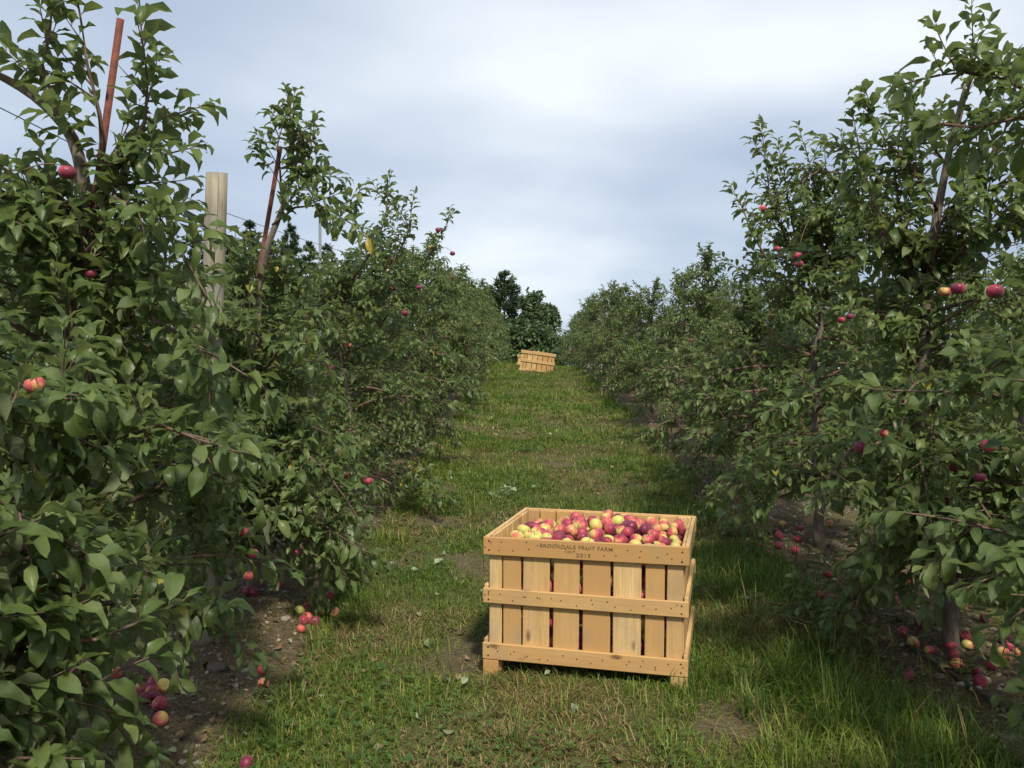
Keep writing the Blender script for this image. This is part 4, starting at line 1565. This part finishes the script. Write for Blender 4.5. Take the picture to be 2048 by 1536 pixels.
# ------------------------------------------------------------------ fallen apples
LEFT_FALLEN = [(660, 1192, 0), (614, 1213, 3), (600, 1221, 1), (607, 1241, 4), (602, 1258, 3), (669, 1225, 3), (560, 1169, 3), (525, 1338, 4), (527, 1367, 3), (321, 1438, 4), (319, 1407, 3), (326, 1371, 4),
               (306, 1362, 3), (284, 1377, 4), (492, 1527, 3), (496, 1182, 4), (878, 893, 3), (866, 890, 3), (640, 1225, 1), (230, 1345, 4)]
RIGHT_FALLEN = [(1565, 1047, 3), (1560, 1072, 4), (1522, 1090, 3), (1498, 1083, 1), (1543, 1130, 3), (1655, 1148, 3), (1695, 1175, 4), (1768, 1166, 3), (1785, 1185, 4), (1640, 1190, 3), (1657, 1197, 3), (1682, 1213, 2),
                (1720, 1194, 3), (1787, 1199, 3), (1890, 1244, 3), (1970, 1236, 4), (1826, 1285, 3), (1859, 1301, 3), (1914, 1328, 4), (1819, 1350, 4), (2011, 1278, 3), (2007, 1306, 4), (1767, 1118, 4), (1886, 1132, 3),
                (1806, 1262, 3), (1600, 1056, 3), (1590, 1100, 4), (1740, 1150, 3), (1660, 1047, 3), (1840, 1245, 4), (1935, 1290, 3), (1985, 1330, 3), (1500, 1060, 3), (1870, 1200, 3), (1925, 1210, 4)]
fr = random.Random(5)
for cx_, cy_, nn, sx_, sy_ in ((1760, 1180, 7, 40, 22), (1900, 1290, 7, 55, 30), (1560, 1075, 6, 35, 18), (1990, 1300, 4, 30, 30)):
    for _ in range(nn):
        RIGHT_FALLEN.append((fr.gauss(cx_, sx_), fr.gauss(cy_, sy_), fr.choice([3, 4, 5, 6])))
for cx_, cy_, nn, sx_, sy_ in ((300, 1385, 4, 18, 14), (505, 1170, 3, 15, 12), (600, 1235, 3, 25, 12)):
    for _ in range(nn):
        LEFT_FALLEN.append((fr.gauss(cx_, sx_), fr.gauss(cy_, sy_), fr.choice([3, 4, 5, 6])))
ORD += ['fortieth'] + ['forty-' + o_ for o_ in ORD[:9]] + ['fiftieth'] + ['fifty-' + o_ for o_ in ORD[:9]] + ['sixtieth'] + ['sixty-' + o_ for o_ in ORD[:9]]
for lst, sd in ((LEFT_FALLEN, 'left'), (RIGHT_FALLEN, 'right')):
    todo = []
    for px, py, mi in lst:
        r = random.uniform(.029, .036)
        todo.append((on_ground(px, py, r * .85), r, mi))
    todo.sort(key=lambda t: t[0].y)
    for kk, (p, r, mi) in enumerate(todo):
        o = link('apple', AP[mi], mat=Matrix.Translation(p) @ rand_rot() @ Matrix.Scale(r, 4))
        tag(o, 'fallen %s apple on the ground under the %s row, %s nearest to the camera' % ('yellowish' if mi < 3 else 'red', sd, ORD[kk]), 'apple', 'apples fallen under the %s row' % sd)

# ------------------------------------------------------------------ stones, fallen leaves, sticks, small plants
SV, SF = icosphere(1)


def stone_verts(r, s):
    d = 1 + .28 * r.normal(0, 1, len(SV)).clip(-1.2, 1.2) * .6
    return SV * d[:, None] * np.array([1, r.uniform(.6, .95), r.uniform(.4, .65)]) * s


SR = np.random.default_rng(31)
acc = Acc()
n = 0
S0, S0F = icosphere(0)
while n < 4200:
    side = 'R' if SR.random() < .62 else 'L'
    y = SR.uniform(2.2, 11.5); x = row_x(side, y) + SR.normal(0, .45)
    if soil_mask(np.array([x]), np.array([y]))[0] < .45: continue
    s = SR.gamma(2.0, .0042) + .003
    d = 1 + .2 * SR.normal(0, 1, 12)
    a = SR.uniform(0, 6.28)
    V = S0 * d[:, None] * np.array([1, .75, .5]) * min(s, .022)
    V = V @ np.array([[math.cos(a), math.sin(a), 0], [-math.sin(a), math.cos(a), 0], [0, 0, 1]])
    acc.add((V + np.array([x, y, Tf(x, y) + s * .2]), S0F))
    n += 1
V, F, _ = acc.get()
tag(link('gravel', mesh_np('gravel', V, F, M['stone'], smooth=False)), 'small pale gravel on the bare soil under the tree rows', 'gravel', kind='stuff')
ST = [mesh_np('stone', stone_verts(SR, 1.0), SF, M['stone'], smooth=False) for _ in range(5)]
stones = [(380, 1391, .035, 'L'), (432, 1340, .075, 'L'), (355, 1330, .09, 'L'), (343, 1376, .02, 'L'), (345, 1427, .02, 'L'), (352, 1483, .02, 'L'), (600, 1202, .035, 'L'), (570, 1240, .05, 'L'), (690, 1210, .03, 'L'), (410, 1365, .02, 'L'),
          (1700, 1145, .055, 'R'), (1690, 1110, .05, 'R'), (1725, 1160, .03, 'R'), (1620, 1145, .04, 'R'), (1850, 1205, .04, 'R'), (1880, 1262, .045, 'R'), (1905, 1222, .035, 'R'), (1935, 1270, .04, 'R'), (1880, 1355, .035, 'R'), (1930, 1372, .05, 'R'),
          (1960, 1345, .04, 'R'), (1890, 1400, .03, 'R'), (2020, 1350, .045, 'R'), (2010, 1475, .04, 'R'), (2035, 1320, .05, 'R'), (1945, 1200, .04, 'R'), (1985, 1260, .03, 'R'), (1640, 1120, .03, 'R'), (1760, 1135, .035, 'R'), (1670, 1160, .025, 'R'),
          (1920, 1310, .03, 'R'), (1795, 1230, .03, 'R'), (1840, 1180, .035, 'R'), (1815, 1210, .03, 'R'), (1990, 1395, .035, 'R')]
stones.sort(key=lambda t: -t[1])
n_st = {'L': 0, 'R': 0}
for px, py, s, sd in stones:
    n_st[sd] += 1
    p = on_ground(px, py)
    m = Matrix.Translation(p + Vector((0, 0, s * .15))) @ Matrix.Rotation(random.uniform(0, 6.28), 4, 'Z') @ Matrix.Scale(s * .8, 4)
    big = s >= .05
    lab = ('large ' if big else 'small ') + 'tan stone on soil under the ' + ('left' if sd == 'L' else 'right') + ' row, ' + ORD[n_st[sd] - 1] + ' nearest the camera'
    tag(link('stone', random.choice(ST), mat=m), lab, 'stone', 'stones under the ' + ('left' if sd == 'L' else 'right') + ' row')

# dead and dropped leaves scattered on soil and grass
LR = np.random.default_rng(91)
n = 2400
y = LR.uniform(2.2, 16, n); side = LR.random(n)
x = np.where(side < .38, lane_c(y) + ROWS['L'] + LR.normal(.1, .45, n), np.where(side < .76, lane_c(y) + ROWS['R'] + LR.normal(-.1, .45, n), lane_c(y) + LR.uniform(-1.5, 1.9, n)))
P = np.stack([x, y, T(x, y) + LR.uniform(.008, .03, n)], -1)
az = LR.uniform(0, 6.28, n)
A = unit(np.stack([np.cos(az), np.sin(az), LR.normal(0, .25, n)], -1))
ref = np.array([0, 0, 1.]) + LR.normal(0, .35, (n, 3)); ref[LR.random(n) < .5] *= -1
Nn = unit(ref - (ref * A).sum(1)[:, None] * A)
V, F, t_, a_ = build_leaves(P, A, Nn, LR.uniform(.025, .075, n), LR.uniform(.2, 1.6, n), LR.uniform(.1, .8, n), LR.uniform(0, 1, n))
m, nt, out = new_mat('dead_leaf'); b = NB(nt)
tn = b.n('ShaderNodeAttribute', attribute_name='tint').outputs['Fac']
cc = b.ramp(tn, [(0, (.07, .045, .025)), (.35, (.15, .085, .04)), (.6, (.26, .18, .09)), (.8, (.13, .16, .07)), (1, (.30, .33, .20))])
p_ = b.n('ShaderNodeBsdfPrincipled', {'Base Color': cc, 'Roughness': .8})
nt.links.new(p_.outputs[0], out.inputs[0])
M['dead'] = m
tag(link('fallen_leaves', mesh_np('fallen_leaves', V, F, M['dead'], attrs={'tint': t_, 'across': a_})), 'scattered brown and faded leaves lying on soil and grass', 'leaves', kind='stuff')

# pale upturned leaves that catch the eye
pale = [(900, 1378, .10, 1.9, .25, 'pale green upturned leaf in the grass before the near crate, left of a pair'), (922, 1384, .095, 1.2, .5, 'pale green upturned leaf in the grass before the near crate, right of a pair'),
        (818, 1146, .10, .3, .0, 'pale wilted leaf flat in the grass left of the crate'), (864, 1137, .11, .5, .6, 'pale wilted leaf standing in the grass left of the crate'), (701, 1090, .17, 1.5, 1.3, 'long pale drooping leaf below the left trees'),
        (1088, 1362, .06, .8, .5, 'small pale leaf right under the near crate front'), (866, 878, .16, .4, .3, 'pale leaf at the foot of the left row up the lane')]
for px, py, s, az, pit, lab in pale:
    p = on_ground(px, py) + Vector((0, 0, .03))
    o = link('fallen_leaf', LEAF_MESH[0, 3].copy(), mat=Matrix.Translation(p) @ Matrix.Rotation(az, 4, 'Z') @ Matrix.Rotation(-pit, 4, 'Y') @ Matrix.Rotation(.5, 4, 'X') @ Matrix.Scale(s, 4))
    o.data.materials[0] = M['pale_leaf']
    tag(o, lab, 'leaf')


def small_plant(name, px, py, n, h, ls, mat, label, seed):
    r = np.random.default_rng(seed)
    g = on_ground(px, py)
    base = link(name, None, loc=g)
    acc = Acc()
    P, A = [], []
    for k in range(n):
        az = r.uniform(0, 6.28); ln = r.uniform(.2, .9)
        pts = [np.array([0, 0, -.01]) + np.array([math.cos(az), math.sin(az), 0]) * .01]
        for j in range(4):
            d = np.array([math.cos(az) * math.sin(ln), math.sin(az) * math.sin(ln), math.cos(ln)])
            pts.append(pts[-1] + d * h / 4); ln += .12
            for q in range(2):
                a2 = az + (1.3 if q else -1.3) + r.normal(0, .3)
                P.append(pts[-1]); A.append(np.array([math.cos(a2), math.sin(a2), r.uniform(.1, .6)]))
        P.append(pts[-1]); A.append(d)
        acc.add(tube(np.array(pts), np.linspace(.003, .0015, 5), 4))
    V, F, _ = acc.get()
    link('stem', mesh_np('stem', V, F, M['twig']), base)
    P = np.array(P); A = unit(np.array(A))
    m_ = len(P)
    ref = np.array([0, 0, 1.]) + r.normal(0, .3, (m_, 3))
    Nn = unit(ref - (ref * A).sum(1)[:, None] * A)
    V, F, t_, a_ = build_leaves(P, A, Nn, r.uniform(.6, 1.1, m_) * ls, r.uniform(.3, 1.2, m_), r.uniform(.2, .5, m_), r.uniform(.2, .8, m_))
    o = link('foliage', mesh_np('foliage', V, F, mat, attrs={'tint': t_, 'across': a_}), base)
    o['kind'] = 'stuff'
    tag(base, label, 'plant')
    return base


small_plant('weed', 1005, 995, 3, .12, .075, M['pale_leaf'], 'pale leafed weed standing in the grass behind the near crate', 1)
small_plant('weed', 1720, 1345, 4, .16, .07, M['leaf'], 'leafy weed at the grass edge, close to the dark fallen stick', 2)
small_plant('weed', 1050, 905, 3, .10, .06, M['leaf'], 'small dark weed in the middle of the lane beyond the near crate', 3)
small_plant('weed', 645, 1232, 4, .08, .05, M['leaf'], 'tiny weed among the fallen apples below the left row', 4)
small_plant('weed', 1920, 1345, 4, .12, .06, M['leaf'], 'green weed on stony soil beside a fallen red apple at right', 5)
small_plant('weed', 1790, 1110, 4, .2, .07, M['leaf'], 'low green weed on the soil under the right row', 6)
small_plant('weed', 800, 960, 5, .22, .06, M['leaf'], 'bushy weed at the grass edge beneath the left row', 8)
small_plant('weed', 520, 1395, 4, .07, .045, M['leaf'], 'small weed on bare soil, left front, by an orange apple', 9)

# long arching grass tufts that can be picked out
def grass_clump(px, py, n, h, label, seed, dry=.3):
    r = np.random.default_rng(seed)
    g = on_ground(px, py)
    P = np.stack([r.normal(0, .025, n), r.normal(0, .025, n), np.full(n, -.01)], -1)
    cols = np.where((r.random(n) < dry)[:, None], np.array([.26, .24, .09]), np.array([.10, .16, .035])) * r.uniform(.8, 1.2, (n, 1))
    V, F, C = blades(P, r.uniform(0, 6.28, n), r.uniform(.5, 1.1, n) * h, r.uniform(.003, .006, n), np.abs(r.normal(.25, .2, n)), r.uniform(.3, 1.1, n), cols)
    tag(link('grass_tuft', mesh_np('grass_tuft', V, F, M['grass'], smooth=False, attrs={'col': C}), loc=g), label, 'grass tuft', 'long grass tufts')


grass_clump(245, 1500, 26, .34, 'long arching grass tuft at the bottom left corner', 1, .5)
grass_clump(500, 1290, 16, .30, 'thin long grass tuft by the bare soil under the left row', 2, .4)
grass_clump(1030, 1490, 60, .22, 'bright yellow green grass tuft in front of the near crate', 3, .45)
grass_clump(1640, 1290, 70, .28, 'thick grass tuft by the soil edge right of the crate', 4, .3)
grass_clump(1940, 1530, 14, .28, 'sparse yellow grass tuft at the bottom right', 5, .8)
grass_clump(1500, 1440, 70, .24, 'dense green grass tuft at front right of the near crate', 6, .2)
grass_clump(690, 1130, 50, .24, 'bushy grass tuft beneath the left trees', 7, .1)
grass_clump(905, 1030, 60, .16, 'dark green grass tuft left of the near crate back corner', 8, .1)
grass_clump(1240, 1350, 40, .13, 'grass tuft growing up against the near crate front rail', 10, .1)

pts = [on_ground(px, py) + Vector((0, 0, .02)) for px, py in ((1812, 1296), (1850, 1322), (1890, 1345), (1940, 1380), (1990, 1412), (2060, 1445))]
tag(link('fallen_stick', mesh_np('fallen_stick', *tube([tuple(p) for p in pts], [.006, .010, .012, .014, .014, .015], 7), M['stick'])), 'dark dead stick lying across stony soil at bottom right', 'stick')

# ------------------------------------------------------------------ far trees
def conifer(x, y, H, R, seed, label, group):
    r = np.random.default_rng(seed)
    base = link('pine_tree', None, loc=(x, y, Tf(x, y) - .1))
    tag(base, label, 'tree', group)
    acc = Acc()
    acc.add(tube([(0, 0, 0), (.05, 0, H * .5), (0, 0, H)], [H * .018, H * .011, .02], 7))
    P, A, S = [], [], []
    z = H * .10
    while z < H * .985:
        f = z / H
        Lb = R * (1 - f) ** .85 * (1.15 if f > .2 else .9) + .10
        nb = 6 if f < .85 else 5
        a0 = r.uniform(0, 6.28)
        for k in range(nb):
            a = a0 + k * 6.283 / nb + r.normal(0, .2)
            L = Lb * r.uniform(.6, 1.15)
            el = .12 + .55 * f + r.normal(0, .1)
            d = np.array([math.cos(a) * math.cos(el), math.sin(a) * math.cos(el), math.sin(el)])
            p0 = np.array([0, 0, z + r.normal(0, .08)])
            p1 = p0 + d * L + np.array([0, 0, .10 * L])
            acc.add(tube([p0, (p0 + p1) / 2 - np.array([0, 0, .04 * L]), p1], [.035 * L / R + .008, .02, .006], 4, False))
            m = int(15 * L / R * 1.6) + 7
            t = r.uniform(.28, 1.03, m) ** .8
            q = p0 + (p1 - p0) * t[:, None] + r.normal(0, .08 * L + .03, (m, 3)) * np.array([1, 1, .3])
            P.append(q); A.append(unit(d * 1.3 + r.normal(0, .4, (m, 3)) + np.array([0, 0, .4]))); S.append(r.uniform(.26, .5, m) * (R / 2.2) ** .5)
        z += H * .066 * r.uniform(.8, 1.2)
    P, A, S = np.concatenate(P), np.concatenate(A), np.concatenate(S)
    # every tuft is a few narrow needles fans
    n = len(P)
    rep = 4
    P = np.repeat(P, rep, 0); S = np.repeat(S, rep); A = unit(np.repeat(A, rep, 0) + r.normal(0, .4, (n * rep, 3)))
    ref = np.array([0, 0, 1.]) + r.normal(0, .6, (n * rep, 3)); Nn = unit(ref - (ref * A).sum(1)[:, None] * A)
    V, F, t_, a_ = build_leaves(P, A, Nn, S, np.full(n * rep, .25), np.full(n * rep, .1), np.clip(r.normal(.45, .22, n * rep), 0, .9), True, np.full(n * rep, .45))
    V2, F2, _ = acc.get()
    link('trunk', mesh_np('trunk', V2, F2, M['pine_bark']), base)
    c = link('crown', mesh_np('crown', V, F, M['needle'], attrs={'tint': t_, 'across': a_}), base)
    c['kind'] = 'stuff'
    return base


def broadleaf(x, y, H, R, seed, label, group, n_cl=60, ls=.34, low=.12):
    r = np.random.default_rng(seed)
    base = link('broadleaf_tree', None, loc=(x, y, Tf(x, y) - .1))
    tag(base, label, 'tree', group)
    acc = Acc()
    acc.add(tube([(0, 0, 0), (.1, .05, H * .4), (.0, .1, H * .85)], [H * .022, H * .016, .03], 7))
    P, A, S = [], [], []
    for k in range(n_cl):
        f = r.uniform(low, 1.0)
        rr_ = R * np.interp(f, [0, .15, .45, .8, 1], [.7, 1, 1, .62, .12]) * math.sqrt(r.uniform(.15, 1))
        a = r.uniform(0, 6.28)
        c = np.array([math.cos(a) * rr_, math.sin(a) * rr_, f * H])
        st_ = np.array([0, 0, max(.15, f - .22) * H])
        acc.add(tube([st_, (st_ + c) / 2 + r.normal(0, .1, 3), c], [.05, .03, .01], 4, False))
        m = r.integers(70, 130)
        cr = r.uniform(.45, .85) * R / 2.4
        d = unit(r.normal(0, 1, (m, 3))) * (r.uniform(.3, 1, m) ** .5)[:, None] * cr * np.array([1.15, 1.15, .75])
        P.append(c + d); A.append(unit(d + r.normal(0, .3, (m, 3)) - np.array([0, 0, .15]))); S.append(r.uniform(.7, 1.2, m) * ls)
    P, A, S = np.concatenate(P), np.concatenate(A), np.concatenate(S)
    n = len(P)
    ref = np.array([0, 0, 1.]) + r.normal(0, .5, (n, 3)); Nn = unit(ref - (ref * A).sum(1)[:, None] * A)
    V, F, t_, a_ = build_leaves(P, A, Nn, S, np.full(n, .8), np.full(n, .2), np.clip(r.normal(.45, .22, n), 0, .9), True)
    V2, F2, _ = acc.get()
    link('trunk', mesh_np('trunk', V2, F2, M['pine_bark']), base)
    c = link('crown', mesh_np('crown', V, F, M['far_leaf'], attrs={'tint': t_, 'across': a_}), base)
    c['kind'] = 'stuff'
    return base


def far_xy(px, d):
    return (px - CX) / FPX * d


def h_for(py, d, x):
    return EYE + (HOR - py) / FPX * d - Tf(x, d) + .1


d = 62; x = far_xy(1008, d)
conifer(x, d, h_for(543, d, x), 2.5, 5, 'tall dark pine standing alone at the end of the lane', 'trees at the end of the lane')
for px, d, py, R, sd, lab in ((1066, 64, 588, 1.8, 11, 'rounded leafy tree right of the lone pine'), (1036, 55, 645, 1.4, 12, 'dark leafy tree low in front of the lone pine'), (1092, 70, 612, 1.7, 13, 'grey green tree farthest right at the end of the lane'),
                              (975, 66, 575, 1.5, 14, 'small leafy tree left of the lone pine'), (1072, 52, 660, 1.4, 15, 'low dark bush closing the end of the lane'), (1012, 53, 660, 1.6, 16, 'dark bush at the foot of the lone pine')):
    x = far_xy(px, d)
    broadleaf(x, d, h_for(py, d, x), R, sd, lab, 'trees at the end of the lane', 46)
for i, (px, d, py, R) in enumerate(((500, 60, 452, 2.2), (582, 58, 455, 2.3), (455, 64, 480, 2.4), (655, 66, 492, 2.2), (540, 70, 478, 2.4), (620, 72, 490, 2.5), (395, 66, 470, 2.6), (700, 74, 505, 2.2))):
    x = far_xy(px, d)
    lab = ['pine behind the left orchard just right of the pale post', 'pine behind the left orchard with the highest dense crown', 'pine behind the left orchard next to the pale post', 'pine behind the left orchard right of the grey pole',
           'pine between the two tallest pines behind the left orchard', 'farther pine behind the left orchard near the grey pole', 'pine hidden behind the pale post and near trees', 'rightmost pine behind the left orchard'][i]
    conifer(x, d, h_for(py, d, x), R, 40 + i, lab, 'pines behind the left orchard')
for i, (px, d, py, R) in enumerate(((60, 52, 420, 3.2), (170, 58, 450, 3.2), (290, 60, 455, 3.0), (-60, 50, 430, 3.2))):
    x = far_xy(px, d)
    broadleaf(x, d, h_for(py, d, x), R, 60 + i, ['leafy tree far behind the left edge of the orchard', 'leafy tree far behind the bent apple tree', 'leafy tree far behind, left of the pale post', 'leafy tree beyond the left edge of the picture'][i], 'trees behind the left orchard', 60)
